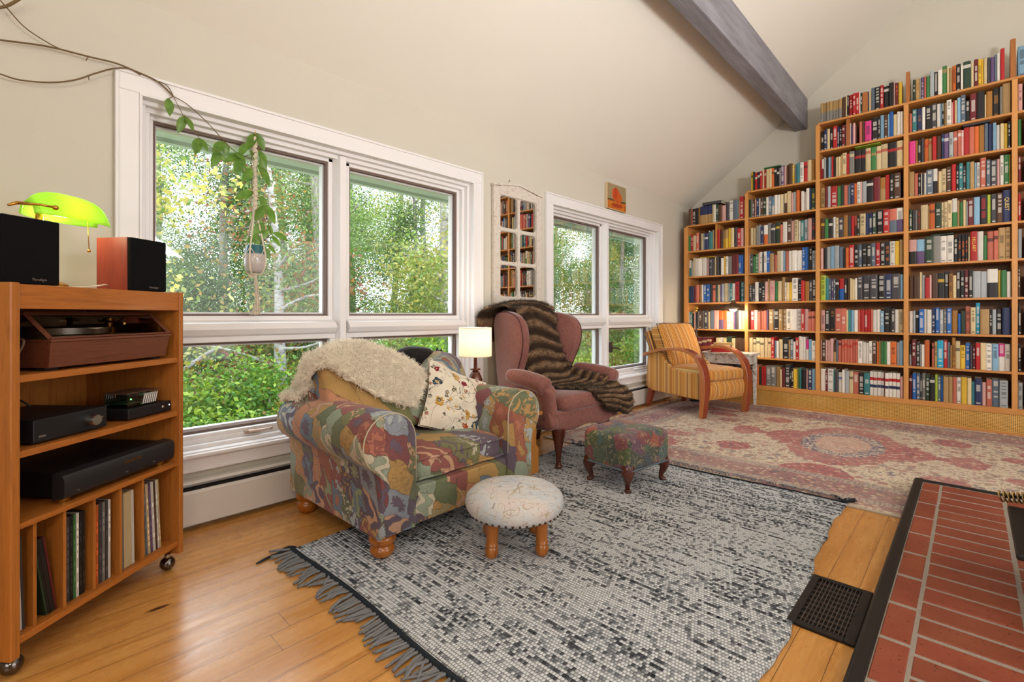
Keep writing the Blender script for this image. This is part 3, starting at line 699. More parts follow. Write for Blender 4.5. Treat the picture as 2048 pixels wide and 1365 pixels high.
# hair helper for fleece and fur
def fur(o, n, length, mat_index, root=.4, tip=.2, kink=0, clump=0, rough=.02, seed=1, children=0, seg=4):
    ps = o.modifiers.new('pile', 'PARTICLE_SYSTEM').particle_system; st = ps.settings
    st.type = 'HAIR'; st.count = n; st.hair_length = length; st.hair_step = seg; st.emit_from = 'FACE'; st.use_emit_random = True; st.distribution = 'RAND'
    st.material = mat_index; ps.seed = seed; st.use_advanced_hair = True
    st.root_radius = root; st.tip_radius = tip; st.radius_scale = .01; st.brownian_factor = rough; st.factor_random = rough
    st.display_step = seg; st.render_step = seg
    if children:
        st.child_type = 'INTERPOLATED'; st.rendered_child_count = children; st.child_length = 1; st.clump_factor = clump
        st.roughness_1 = .01; st.roughness_2 = .02; st.roughness_endpoint = .015
        if kink: st.kink = 'CURL'; st.kink_amplitude = kink; st.kink_frequency = 3
    return st
# sheepskin: thrown over the left of the back and down over the cushion
m_fleece = plain('sheepskin_wool', 'f4e9d6', .95, 0, .1, .10, 25, .5, bscale=70, sheen=.3)
def bvh_of(parts):
    from mathutils.bvhtree import BVHTree
    bpy.context.view_layer.update(); dg = bpy.context.evaluated_depsgraph_get(); vs = []; fs = []
    for o in parts:
        ev = o.evaluated_get(dg); me = ev.to_mesh(); n = len(vs); M = o.matrix_basis if o.parent and o.parent.type == 'EMPTY' else o.parent.matrix_basis @ o.matrix_basis
        vs += [M @ v.co for v in me.vertices]; fs += [[n+k for k in p.vertices] for p in me.polygons]; ev.to_mesh_clear()
    return BVHTree.FromPolygons(vs, fs)
def rest(g, bv, lo, hi, edge=None):
    """lay a cloth grid on what carries it"""
    for i, q in enumerate(g.v):
        q = Vector(q); p, n, k, d = bv.find_nearest(q)
        if n is None: continue
        s_ = (q-p).dot(n)
        if s_ < lo and d < .12: q = p+n*lo
        elif hi and d > hi and d < .10: q = p+(q-p).normalized()*hi
        g.v[i] = tuple(q)
sk = [[(-.50, .455, .58), (-.47, .40, .75), (-.35, .35, .80), (-.17, .33, .80), (.03, .32, .74), (.14, .29, .675)],
      [(-.505, .42, .60), (-.475, .33, .775), (-.36, .27, .82), (-.19, .24, .805), (.0, .21, .745), (.13, .20, .68)],
      [(-.51, .37, .61), (-.48, .25, .785), (-.385, .17, .825), (-.24, .13, .79), (-.06, .10, .72), (.10, .10, .655)],
      [(-.51, .33, .61), (-.48, .19, .785), (-.405, .09, .81), (-.29, .04, .755), (-.13, .01, .665), (.03, .0, .60)],
      [(-.51, .30, .615), (-.475, .15, .785), (-.42, .05, .80), (-.33, .0, .715), (-.19, -.04, .61), (-.05, -.05, .55)]]
P0 = bgrid(sk)
g = G().grid(lambda u, v: P0(u, v), 90, 64)
rest(g, bvh_of([c for c in A.children if c.name.startswith(('back', 'arm'))]), .018, .03)
for i, q in enumerate(g.v):
    q = Vector(q); k = abs(MN.noise(q*55))*.014 + MN.noise(q*24)*.008
    g.v[i] = tuple(q+Vector((0, -.55, .8))*k)
fl = obj('sheepskin', g, m_fleece, smooth=True, solid=.022)
fl.location = (1.505, 2.15, 0); fl.rotation_euler.z = .012
tag(fl, 'cream curly sheepskin draped over the back of the patchwork armchair', 'sheepskin')
fur(fl, 15000, .0045, 1, .16, .12, rough=.006, children=4, clump=.6, kink=.004, seg=4)
# floral scatter cushion
def floral_mat():
    b = NB('floral_cotton'); v = b.coord(); col = 'd8cdb9'
    nz = b.noise(v, 14, 2); dv = b.n('VectorMath', operation='SUBTRACT'); b.l(nz.outputs[1], dv.inputs[0]); dv.inputs[1].default_value = (.5, .5, .5)
    base = b.mix(b.math('MULTIPLY', nz.outputs[0], .3), 'dcd2c0', 'cdbfa6')
    stem = b.ramp(b.noise(v, 13, 1, .4, 1.0).outputs[0], [(.488, (0, 0, 0)), (.494, (1, 1, 1)), (.506, (1, 1, 1)), (.512, (0, 0, 0))])
    base = b.mix(b.math('MULTIPLY', stem, .85), base, '3a3a34')
    for sc, r0, keep, pal in ((11.5, .30, .3, ['9c4426', '7b2430', '33404f', 'b88a3c', '9c4426']), (25, .27, .35, ['6d1f2c', 'c0903f', '4a4c3c', '7b2430', '2f3a48'])):
        d = b.n('TexVoronoi'); b.l(b.vadd(v, dv.outputs[0], .01), d.inputs['Vector']); d.inputs['Scale'].default_value = sc; d.inputs['Randomness'].default_value = .75
        s = b.n('SeparateColor'); b.l(d.outputs['Color'], s.inputs[0])
        pet = b.noise(v, sc*5, 1); rad = b.math('ADD', d.outputs['Distance'], b.math('MULTIPLY', b.math('SUBTRACT', pet.outputs[0], .5), .35))
        on = b.math('MULTIPLY', b.math('LESS_THAN', rad, r0), b.math('GREATER_THAN', s.outputs[1], keep))
        fc = b.ramp(s.outputs[0], [(i/len(pal), p) for i, p in enumerate(pal)], 'CONSTANT')
        inner = b.math('MULTIPLY', b.math('LESS_THAN', rad, r0*.62), b.math('GREATER_THAN', rad, r0*.35))
        base = b.mix(on, base, b.mix(b.math('MULTIPLY', inner, .8), fc, 'd2bd8e'))
    b.base(base); wv = b.noise(b.coord((300, 300, 300)), 1, 1); b.bump(wv.outputs[0], .15, .001)
    return b.set(.85, 0, .2, 0, .1)
cu = thing('scatter_cushion', 'cream floral scatter cushion leaning in the corner of the patchwork armchair', 'cushion', (1.715, 2.07, .545))
def cfn(p):
    x, z = p.x/.19, p.z/.19
    k = (1-x**2)*(1-z**2); pinch = 1.0 + .07*(abs(x)*abs(z))
    y = p.y*(max(.02, k)**.55)
    y += .009*math.sin(x*9+z*3)*k + .006*math.sin(z*14-x*4)*k
    return (p.x*pinch*(1-.05*(1-z*z)), y, p.z*pinch*(1-.05*(1-x*x)))
g = G()
def face(s):
    return lambda u, v: Vector(cfn(Vector(((u*2-1)*.19, s*.075, (v*2-1)*.19))))
g.grid(face(-1), 40, 40); g.grid(lambda u, v: face(1)(1-u, v), 40, 40)
cm = obj('cushion_cover', g, floral_mat(), cu, smooth=True)
cm.rotation_euler = (math.radians(-30), math.radians(25), math.radians(-12))

# cat asleep on top of the chair back
b = NB('black_cat_fur'); nz = b.noise(b.coord((3, 3, 1)), 40, 3); b.base(b.ramp(nz.outputs[0], [(.3, '0d0b0c'), (.7, '231d1d')])); b.bump(nz.outputs[0], .4, .004); m_cat = b.set(.8, 0, .2, 0, .3)
cat = thing('cat', 'black cat curled up asleep on the back of the patchwork armchair', 'cat', (1.755, 2.50, .713), math.radians(-6))
g = G()
spine = spline([(-.17, .0, .0), (-.13, .0, .03), (-.05, -.005, .05), (.04, -.01, .045), (.10, -.02, .042), (.135, -.03, .05), (.165, -.04, .04), (.185, -.048, .03)], 5)
rad = []
for i in range(len(spine)):
    t = i/(len(spine)-1)
    rad.append(.02+.055*math.sin(min(1, t*1.25+.06)*PI)**.7 if t < .72 else [.050, .046, .046, .048, .046, .04, .032, .024, .018, .014, .012, .01][min(11, int((t-.72)/.28*11))])
g.tube(spine, rad, 18, flat=1.0)
# haunch, tail wrapped, paws, ears and muzzle grow out of the same body mesh
g.sphere((-.10, -.035, .015), .055, 14, (1.2, .8, .9))
g.tube(spline([(-.165, .0, .0), (-.18, -.05, -.01), (-.12, -.085, -.012), (-.04, -.09, -.014), (.03, -.085, -.012)], 5), [.014]*15+[.012]*4+[.01, .006], 8)
g.tube([(.09, -.05, .0), (.13, -.075, -.005), (.175, -.08, -.004), (.205, -.078, .0)], [.02, .017, .015, .011], 8)
g.tube([(.10, .0, .0), (.15, -.015, -.005), (.20, -.03, -.004)], [.02, .016, .012], 8)
for sx_, sy_ in ((.145, -.068), (.150, -.012)):
    g.loft([[(sx_-.014, sy_-.008, .075), (sx_+.012, sy_-.008, .075), (sx_+.012, sy_+.01, .075), (sx_-.014, sy_+.01, .075)], [(sx_-.002, sy_-.001, .112), (sx_+.002, sy_-.001, .112), (sx_+.002, sy_+.002, .112), (sx_-.002, sy_+.002, .112)]])
o = obj('cat_body', g, m_cat, cat, smooth=True)
m = o.modifiers.new('join', 'REMESH'); m.mode = 'VOXEL'; m.voxel_size = .0045; m.use_smooth_shade = True
o.modifiers.new('soft', 'SMOOTH').iterations = 3
fur(o, 6000, .007, 1, .05, .01, rough=.003, seg=3)

# ---------------------------------------------------------------- pine bench with lamp
B = thing('bench', 'small pine plank bench used as lamp table between the two armchairs', 'bench', (2.195, 2.34, .0125), math.radians(0))
obj('bench_top', box(-.2, .2, -.335, .31, .372, .395), m_pine, B, bevel=.004)
for y in (-.30, .27):
    dz = 0 if y < 0 else -.012
    pts = [(-.185, dz), (-.07, dz), (-.05, .05), (0, .075), (.05, .05), (.07, dz), (.185, dz), (.185, .155), (.16, .185), (.16, .372), (-.16, .372), (-.16, .185), (-.185, .155)]
    obj('end_panel', G().prism(pts, y-.012, y+.012), m_pine, B, bevel=.002)
obj('stretcher', box(-.015, .015, -.288, .258, .26, .34), m_pine, B, bevel=.002)
TL = thing('table_lamp', 'lit table lamp with cream drum shade and dark turned base on the bench', 'lamp', (2.165, 2.40, .4085))
obj('lamp_base', G().lathe([(0, 0), (.06, 0), (.062, .012), (.05, .02), (.028, .035), (.02, .06), (.026, .1), (.045, .15), (.048, .19), (.03, .235), (.016, .25), (.034, .254), (.034, .262), (.012, .268), (.011, .33), (.014, .335), (.014, .35), (0, .35)], 24), m_mahog, TL, smooth=True, auto=50)
b = NB('linen_lampshade'); b.base('efe4cc'); b.p.inputs['Emission Color'].default_value = lin('fff0da'); b.p.inputs['Emission Strength'].default_value = .4; b.p.inputs['Subsurface Weight'].default_value = 0
tl = b.n('BsdfTranslucent'); tl.inputs[0].default_value = lin('ffe9c8'); mx = b.n('MixShader'); mx.inputs[0].default_value = .45
b.l(b.p.outputs[0], mx.inputs[1]); b.l(tl.outputs[0], mx.inputs[2]); b.l(mx.outputs[0], b.out.inputs[0]); b.set(.9); m_shade = b.m
g = G(); n = 40
g.loft([[(r*math.cos(2*PI*i/n), r*math.sin(2*PI*i/n), z) for i in range(n)] for r, z in ((.108, .345), (.108, .535))], cap=False)
obj('lamp_shade', g, m_shade, TL, smooth=True, solid=.0015)
for z in (.346, .534): obj('shade_rim', G().tube([(.108*math.cos(2*PI*i/n), .108*math.sin(2*PI*i/n), z) for i in range(n+1)], .0025, 6), plain('cream_trim', 'd9ccb0', .8), TL)
obj('light_bulb', G().sphere((0, 0, .43), .028, 12, (1, 1, 1.25)), emit('warm_bulb', 'ffd9a0', 6), TL, smooth=True)
point('table_lamp_light', (2.165, 2.40, .885), 3.2, (1, .86, .68), .03)
# ---------------------------------------------------------------- rose wing chair with faux-fur throw
b = NB('rose_damask'); v = b.coord(); nz = b.noise(v, 22, 2, .4, 2.2)
ln = b.ramp(nz.outputs[0], [(.455, (0, 0, 0)), (.49, (1, 1, 1)), (.51, (1, 1, 1)), (.545, (0, 0, 0))])
b.base(b.mix(b.math('MULTIPLY', ln, .6), '86574f', '65403a')); wv = b.noise(b.coord((200, 200, 200)), 1, 1); b.bump(wv.outputs[0], .15, .001)
m_rose = b.set(.8, 0, .2, 0, .55, .35)
m_rosepipe = plain('rose_welt', '4d211f', .7)
K = thing('wing_chair', 'dusty rose wingback chair with dark cabriole legs half covered by a fur throw', 'armchair', (2.79, 2.285, .0125), math.radians(-5))
def wing(s):
    out = [(-.335, .265), (-.345, .40), (-.335, .54), (-.10, .575), (.015, .60), (.005, .66), (-.03, .74), (-.055, .83), (-.05, .92), (-.01, .985), (.06, 1.02), (.17, 1.04), (.28, 1.035), (.335, 1.0), (.345, .9), (.31, .6), (.27, .40), (.255, .265)]
    sm = [(p.x, p.y) for p in spline([(a, c, 0) for a, c in out], 4, True)]
    def xo(y, z): return .348 - .10*(y+.33)/.66 + (.02*max(0, (z-.7)/.3)*max(0, (.15-y)/.2))
    rings = []
    for dx, k in ((0, .965), (.012, 1.0), (.06, 1.0), (.074, .96)):
        cy, cz = .02, .62
        rings.append([(s*(xo(y, z)-dx), (y-cy)*k+cy, (z-cz)*k+cz) for y, z in sm])
    if s < 0: rings = [list(reversed(r)) for r in rings]
    o = obj('wing', G().loft(rings), m_rose, K, smooth=True, auto=70)
    obj('welt', G().tube([(s*(xo(y, z)-.008), (y-.02)*.99+.02, (z-.62)*.99+.62) for y, z in sm[14:58]], .005, 6), m_rosepipe, o, smooth=True)
    g = G(); pth = spline([(s*.348, .03, .592), (s*.352, -.12, .585), (s*.36, -.26, .568), (s*.362, -.335, .55)], 5)
    g.tube(pth, [.045, .05, .053, .055, .056, .057, .058, .058, .059, .06, .06, .06, .06, .06, .058, .05], 14)
    obj('arm_roll', g, m_rose, K, smooth=True)
    g = G()
    g.loft([[(s*(cx_+q*w), y0, z), (s*(cx_+q*w), y1, z), (s*(cx_-q*w), y1, z), (s*(cx_-q*w), y0, z)][::(1 if s > 0 else -1)] for q, cx_, w, y0, y1, z in
            ((1, .30, .035, -.355, -.26, .262), (1, .303, .045, -.372, -.25, .30), (1, .31, .05, -.378, -.24, .40), (1, .325, .048, -.375, -.22, .49), (1, .345, .05, -.368, -.2, .55))])
    obj('arm_front', g, m_rose, K, smooth=True, sub=2)
wing(-1); wing(1)
g = G(); g.loft([[(-w, y0, z), (w, y0, z), (w, y1, z), (-w, y1, z)] for w, y0, y1, z in ((.26, .06, .30, .30), (.25, .10, .31, .55), (.25, .15, .335, .85), (.25, .18, .345, .98), (.235, .21, .345, 1.045), (.2, .25, .33, 1.06))])
obj('backrest', g, m_rose, K, smooth=True, sub=2)
g = G()
pts = []
for i in range(17):
    t = -1+2*i/16; pts.append((t*.325, .262+.022*(1-t*t)*0 + .012*math.cos(t*PI*2)))
rings = [[(x, -.36-.028*(1-(x/.33)**2), z) for x, z in pts] + [(x, -.36-.03*(1-(x/.33)**2), .385) for x, z in reversed(pts)], [(x, .2, z) for x, z in pts] + [(x, .2, .385) for x, z in reversed(pts)]]
obj('seat_rail', g.loft(rings), m_rose, K, smooth=True, bevel=.012, auto=50)
obj('seat_cushion', G().squad((0, -.14, .425), .262, .262, .05, .35, .25, 48, 16, lambda p: Vector((p.x, p.y, p.z+(.02*(1-(p.x/.27)**2) if p.z > 0 else 0)))), m_rose, K, smooth=True)
def cab(x, y, h, sx_, sy_, r=1.0):
    a = .7071
    pts = [(0, h+.03, .052), (.012, h-.01, .050), (.02, h*.78, .041), (.016, h*.55, .028), (.004, h*.3, .019), (.002, h*.12, .017), (.012, h*.05, .023), (.012, .008, .024), (.012, 0, .018)]
    sp = spline([(p[0], p[1], p[2]) for p in pts], 4)
    return G().tube([(x+sx_*a*p.x, y+sy_*a*p.x, p.y) for p in sp], [p.z*r for p in sp], 14)
for sx_ in (-1, 1):
    obj('front_leg', cab(sx_*.225, -.315, .27, sx_, -1, 1.0), m_mahog, K, smooth=True)
    obj('rear_leg', G().tube([(sx_*.22, .26, .30), (sx_*.225, .30, .15), (sx_*.23, .345, -.0125)], [.026, .021, .017], 10), m_mahog, K, smooth=True)
b = NB('faux_fur'); nz = b.noise(b.coord((1, 1, 1)), 30, 3); vc = b.n('VertexColor', layer_name='Col'); b.base(b.mix(.3, vc.outputs[0], nz.outputs[0], 'OVERLAY')); m_fur = b.set(.75, 0, .15, 0, .2)
tr = [[(-.36, .40, .78), (-.12, .42, .82), (.08, .42, .82), (.22, .42, .82)],
      [(-.365, .36, 1.03), (-.15, .33, 1.085), (.08, .31, 1.09), (.235, .30, 1.07)],
      [(-.225, .15, 1.06), (-.08, .15, 1.07), (.09, .15, 1.07), (.21, .15, 1.05)],
      [(-.215, .085, .86), (-.08, .07, .87), (.07, .07, .87), (.185, .085, .86)],
      [(-.20, .045, .67), (-.05, .03, .68), (.11, .03, .69), (.235, .05, .70)],
      [(-.17, .0, .525), (-.02, -.02, .535), (.13, -.03, .55), (.25, -.01, .60)],
      [(-.13, -.13, .495), (.03, -.15, .50), (.17, -.16, .515), (.28, -.14, .555)],
      [(-.05, -.26, .49), (.10, -.28, .492), (.21, -.285, .505), (.285, -.27, .535)],
      [(.00, -.36, .478), (.14, -.395, .472), (.26, -.41, .478), (.345, -.41, .50)],
      [(.06, -.425, .435), (.20, -.445, .41), (.32, -.455, .395), (.42, -.44, .42)],
      [(.12, -.43, .375), (.24, -.445, .335), (.34, -.455, .305), (.43, -.435, .335)]]
PT = bgrid(tr)
def PF(u, v):
    p = PT(u, v); s_ = v*118
    k = .017*(.5+.5*math.sin(s_+2*math.sin(u*5)+MN.noise(p*7)*2)) + MN.noise(p*14)*.008
    return p + Vector((.1*k, -.7*k, .7*k))
g = G().grid(PF, 60, 260); rest(g, bvh_of([c for c in K.children if not c.name.startswith(('front_leg', 'rear_leg'))]), .016, 0)
for i in range(len(g.f)):
    v = (i//60)/260; u = (i % 60)/60; k = .5+.5*math.sin(v*118+2*math.sin(u*5)); c0, c1 = lin('33231a'), lin('8a6c50'); k = k*k
    g.c[i] = tuple(c0[j]*(1-k)+c1[j]*k for j in range(3))+(1,)
ft = obj('fur_throw', g, m_fur, smooth=True, solid=.014)
ft.location = K.location; ft.rotation_euler = K.rotation_euler
tag(ft, 'dark brown striped faux-fur throw hanging over the rose wing chair', 'throw')
b = NB('fur_pile'); hi = b.n('HairInfo'); vc = b.n('VertexColor', layer_name='Col'); b.base(b.mix(b.math('MULTIPLY', hi.outputs['Intercept'], .3), vc.outputs[0], '8a6f56')); fp = b.set(.6, 0, .25); ft.data.materials.append(fp)
fur(ft, 14000, .008, 2, .10, .03, rough=.004, children=4, clump=.1, seg=3)

# ---------------------------------------------------------------- striped armchair
def stripes(name, axis, wv_axis, dark=1.0):
    b = NB(name); c = b.sep(b.coord()); x = c['xyz'.index(axis)]; w = c['xyz'.index(wv_axis)]
    if dark != 1:
        k = b.math('GREATER_THAN', b.math('ABSOLUTE', b.sep(b.coord(src='Normal'))[0]), .6); x = b.math('ADD', b.math('MULTIPLY', x, b.math('SUBTRACT', 1, k)), b.math('MULTIPLY', c[2], k))
    f = b.math('FRACT', b.math('DIVIDE', b.math('ADD', x, 5), .135))
    pal = ['d0923e', 'c27c34', 'd9b368', 'b5672f', 'd59a45', '8d5a40', 'd8a54e', 'b36a38', 'dcc08a', 'c98a3c', '7f6058', 'd3a14d', 'b8703a', 'd9b877']
    pos = [0, .10, .16, .22, .30, .38, .44, .52, .58, .64, .74, .80, .88, .94]
    col = b.ramp(f, list(zip(pos, pal)), 'CONSTANT')
    d = b.math('FRACT', b.math('DIVIDE', w, .0115)); f2 = b.math('FRACT', b.math('DIVIDE', b.math('ADD', x, 5), .0225))
    k = b.math('MULTIPLY', b.math('LESS_THAN', d, .42), b.math('LESS_THAN', f2, .5))
    col = b.mix(b.math('MULTIPLY', k, .55), col, '94512c')
    nz = b.noise(b.coord((200, 200, 200)), 1, 1); b.base(col); b.bump(nz.outputs[0], .15, .001)
    return b.set(.8, 0, .2, 0, .15)
m_sx = stripes('striped_weave_front', 'x', 'z'); m_sy = stripes('striped_weave_side', 'y', 'z'); m_sc = stripes('striped_weave_cushion', 'x', 'z', .9)
m_bent = wood('bentwood', '8f3f25', '74301b', 'z', 1.5, .22, .4); m_bentedge = wood('bentwood_edge', 'b9713f', 'a35f31', 'z', 1.5, .3, .2)
Q = thing('striped_armchair', 'low armchair in gold striped weave with curved red-brown bentwood arms', 'armchair', (5.165, 2.175, .0085), math.radians(-16))
for s in (-1, 1):
    o = [(-.36, .168), (-.365, .435), (-.10, .435), (.04, .46), (.13, .53), (.18, .60), (.24, .625), (.37, .625), (.40, .22), (.30, .185)]
    obj('side_panel', G().prism(o, s*.31-.022, s*.31+.022, 'x'), m_sy, Q, smooth=True, bevel=.012, auto=40)
    path = spline([(.405, .575), (.30, .61), (.15, .645), (-.03, .665), (-.17, .655), (-.28, .61), (-.35, .53), (-.382, .42), (-.388, .28), (-.375, .13), (-.358, 0)] and
                  [(0, a, c) for a, c in ((.405, .575), (.30, .61), (.15, .645), (-.03, .665), (-.17, .655), (-.28, .61), (-.35, .53), (-.382, .42), (-.388, .28), (-.375, .13), (-.358, 0))], 5)
    rings = []; n = len(path)
    for i, p in enumerate(path):
        dr = (path[min(i+1, n-1)]-path[max(i-1, 0)]).normalized(); nm = Vector((0, -dr.z, dr.y)); t = i/(n-1)
        w = .034+.012*math.sin(min(1, t*1.5)*PI*.7) - .012*max(0, (t-.75)/.25); th = .015+.016*max(0, min(1, (t-.5)/.25)) - .008*max(0, (t-.8)/.2)
        cx = s*.338
        rings.append([(cx-w, p.y+nm.y*th, p.z+nm.z*th), (cx+w, p.y+nm.y*th, p.z+nm.z*th), (cx+w, p.y-nm.y*th, p.z-nm.z*th), (cx-w, p.y-nm.y*th, p.z-nm.z*th)])
    a = obj('arm', G().loft(rings), m_bent, Q, smooth=True, auto=40, bevel=.004)
    a.data.materials.append(m_bentedge)
    for pl in a.data.polygons:
        if abs(pl.normal.x) > .85: pl.material_index = 1
    obj('rear_leg', G().loft([[(s*.29-w, y-w, z), (s*.29+w, y-w, z), (s*.29+w, y+w, z), (s*.29-w, y+w, z)] for w, y, z in ((.03, .34, .22), (.027, .37, .1), (.02, .40, 0))]), m_bent, Q, bevel=.004)
g = G(); ring = []
for x in (-.285, -.2, 0, .2, .285):
    ring.append([(x, -.365-.02*(1-(x/.3)**2), .17), (x, -.385-.03*(1-(x/.3)**2), .22), (x, -.39-.03*(1-(x/.3)**2), .30), (x, -.37-.02*(1-(x/.3)**2), .355), (x, .3, .36), (x, .3, .19)])
obj('front_panel', g.loft(ring), m_sx, Q, smooth=True, auto=60)
obj('seat_cushion', G().squad((0, -.09, .412), .283, .325, .06, .3, .22, 56, 18, lambda p: Vector((p.x, p.y, p.z+(.022*(1-(p.x/.29)**2)*(1-(p.y/.33)**2) if p.z > 0 else 0)))), m_sx, Q, smooth=True)
tilt = Matrix.Translation((0, .265, .62)) @ Matrix.Rotation(math.radians(-23), 4, 'X')
g = G(); g.T = tilt; g.squad((0, -.045, .04), .282, .075, .25, .28, .25, 56, 26, lambda p: Vector((p.x*(1+.03*p.z/.25), p.y-(.03*(1-(p.x/.28)**2)*(1-(p.z/.26)**2) if p.y < 0 else 0), p.z)))
obj('back_cushion', g, m_sc, Q, smooth=True)
g = G(); g.T = tilt; g.box(-.31, .31, .035, .10, -.30, .265)
obj('back_frame', g, m_sx, Q, smooth=True, bevel=.025, seg=4, auto=40)
g = G(); g.T = tilt
w, h_ = .283, .285
for y in (-.10, .028): g.tube(spline([(-w, y, -.19), (-w, y, .24), (-w+.03, y, h_), (0, y, h_+.004), (w-.03, y, h_), (w, y, .24), (w, y, -.19)], 4), .004, 6)
obj('back_piping', g, plain('dark_welt', '4a3528', .8), Q, smooth=True)

# ---------------------------------------------------------------- tapestry footstool
b = NB('floral_tapestry'); v = b.coord()
nz = b.noise(v, 9, 3); dv = b.n('VectorMath', operation='SUBTRACT'); b.l(nz.outputs[1], dv.inputs[0]); dv.inputs[1].default_value = (.5, .5, .5)
w = b.vadd(v, dv.outputs[0], .09); d = b.n('TexVoronoi'); b.l(w, d.inputs['Vector']); d.inputs['Scale'].default_value = 13; s_ = b.n('SeparateColor'); b.l(d.outputs['Color'], s_.inputs[0])
col = b.ramp(s_.outputs[0], [(0, '3e4640'), (.14, '7a3a42'), (.26, '4d5a4a'), (.38, '5d3b55'), (.50, '525c38'), (.60, '9a4a3c'), (.70, '46605f'), (.80, '6d4a58'), (.9, '3c4a58')], 'CONSTANT')
n2 = b.noise(w, 42, 3, .6, 1.5); col = b.mix(b.ramp(n2.outputs[0], [(.56, (0, 0, 0)), (.64, (1, 1, 1))]), col, 'a58f68'); col = b.mix(b.math('MULTIPLY', b.ramp(n2.outputs[0], [(.3, (1, 1, 1)), (.4, (0, 0, 0))]), .7), col, '241f1c')
col = b.mix(.22, col, '6e6c64'); wv = b.noise(b.coord((220, 220, 220)), 1, 1); b.base(b.mix(.3, col, wv.outputs[0], 'OVERLAY')); b.bump(wv.outputs[0], .3, .002); m_tap = b.set(.9, 0, .15, 0, .2)
F = thing('footstool', 'square footstool in dark floral tapestry on four small cabriole legs', 'footstool', (2.648, 1.548, .013), math.radians(-7))
g = G().squad((0, 0, .215), .205, .178, .105, .25, .16, 72, 22, lambda p: Vector((p.x*(1-.02*p.z/.1), p.y, p.z+(.012*(1-(p.x/.21)**2) if p.z > 0 else 0)*(1 if p.z > -.05 else 0))))
obj('upholstered_top', g, m_tap, F, smooth=True)
obj('braid_trim', G().tube(spline([(.207*math.copysign(abs(math.cos(a))**.2, math.cos(a)), .18*math.copysign(abs(math.sin(a))**.2, math.sin(a)), .128) for a in [2*PI*i/40 for i in range(41)]], 2), .006, 6), plain('slate_braid', '59656b', .9, bump=.3), F, smooth=True)
bu = G()
bu.prism([(-.17+.0, .0), (-.1, .0)], 0, .001) if False else None
for x in (-1, 1):
    for y in (-1, 1): obj('leg', cab(x*.165, y*.135, .125, x, y, .8), m_mahog, F, smooth=True)

# ---------------------------------------------------------------- round stool
b = NB('pale_floral_linen'); v = b.coord(); nz = b.noise(v, 7, 3)
col = b.ramp(nz.outputs[0], [(.35, 'bcc6cd'), (.5, 'cdcac6'), (.65, 'd3c6bf')])
for sc, c1 in ((7, 'a58a52'), (11, '7d7078'), (17, 'b0806a')):
    n2 = b.noise(v, sc, 1, .5, 1.6); ln = b.math('LESS_THAN', b.math('ABSOLUTE', b.math('SUBTRACT', n2.outputs[0], .5)), .007); col = b.mix(b.math('MULTIPLY', ln, .65), col, c1)
b.base(col); wv = b.noise(b.coord((250, 250, 250)), 1, 1); b.bump(wv.outputs[0], .12, .001); m_lin = b.set(.85, 0, .2, 0, .1)
T = thing('stool', 'low round stool with pale floral top, nail trim and turned wooden legs', 'stool', (1.557, 1.468, .013), math.radians(-21))
obj('round_seat', G().lathe([(0, .155), (.195, .155), (.203, .16), (.214, .178), (.218, .198), (.212, .222), (.19, .243), (.15, .255), (.09, .262), (0, .264)], 64), m_lin, T, smooth=True, auto=60)
g = G()
for i in range(46):
    a = 2*PI*i/46; g.sphere((.207*math.cos(a), .207*math.sin(a), .165), .0058, 8)
obj('nail_trim', g, plain('bronze_nails', '4c3a2c', .35, .8), T, smooth=True)
for k in range(4):
    a = math.radians(25+90*k); x, y = .152*math.cos(a), .152*math.sin(a)
    g = G().lathe([(0, .16), (.03, .16), (.029, .13), (.026, .09), (.024, .06), (.0275, .055), (.0275, .05), (.024, .047), (.0285, .036), (.029, .02), (.024, .006), (.018, 0), (0, 0)], 20)
    o = obj('leg', g, m_turned, T, smooth=True, auto=60); o.location = (x, y, 0); o.rotation_euler = (0.05*math.sin(a)*-1*-1, -.05*math.cos(a)*-1*-1, 0)
# ---------------------------------------------------------------- woven grey rug
b = NB('grey_wool_weave'); v = b.coord(); x, y, z = b.sep(v)
px, py = .0132, .0105
row = b.math('FLOOR', b.math('DIVIDE', x, px)); yo = b.math('ADD', b.math('DIVIDE', y, py), b.math('MULTIPLY', b.math('FRACT', b.math('MULTIPLY', row, .5)), 1.0)); kn = b.math('FLOOR', yo)
cv = b.n('CombineXYZ'); b.l(row, cv.inputs[0]); b.l(kn, cv.inputs[1]); wn = b.n('TexWhiteNoise', noise_dimensions='2D'); b.l(cv.outputs[0], wn.inputs['Vector'])
c2 = b.n('CombineXYZ'); b.l(b.math('MULTIPLY', row, .9), c2.inputs[0]); b.l(b.math('MULTIPLY', kn, .045), c2.inputs[1]); st = b.noise(c2.outputs[0], 1, 3, .6)
bd = b.noise(b.coord((2.2, .35, 1)), 1.6, 2)
f = b.math('ADD', b.math('ADD', b.math('MULTIPLY', wn.outputs[0], .34), b.math('MULTIPLY', st.outputs[0], 1.1)), b.math('MULTIPLY', bd.outputs[0], .5))
col = b.ramp(f, [(.60, '2b2e34'), (.78, '5b5d62'), (.90, 'a9adb2'), (1.02, 'e0e2e5')])
fx = b.math('SUBTRACT', b.math('MULTIPLY', b.math('FRACT', b.math('DIVIDE', x, px)), 2), 1); fy = b.math('SUBTRACT', b.math('MULTIPLY', b.math('FRACT', yo), 2), 1)
h = b.math('MULTIPLY', b.math('SUBTRACT', 1, b.math('MULTIPLY', fx, fx)), b.math('SUBTRACT', 1, b.math('POWER', b.math('ABSOLUTE', fy), 3)))
gap = b.ramp(b.math('SQRT', b.math('ADD', b.math('POWER', b.math('ABSOLUTE', fx), 3), b.math('MULTIPLY', b.math('POWER', b.math('ABSOLUTE', fy), 3), .55))), [(.74, (0, 0, 0)), (1.0, (1, 1, 1))])
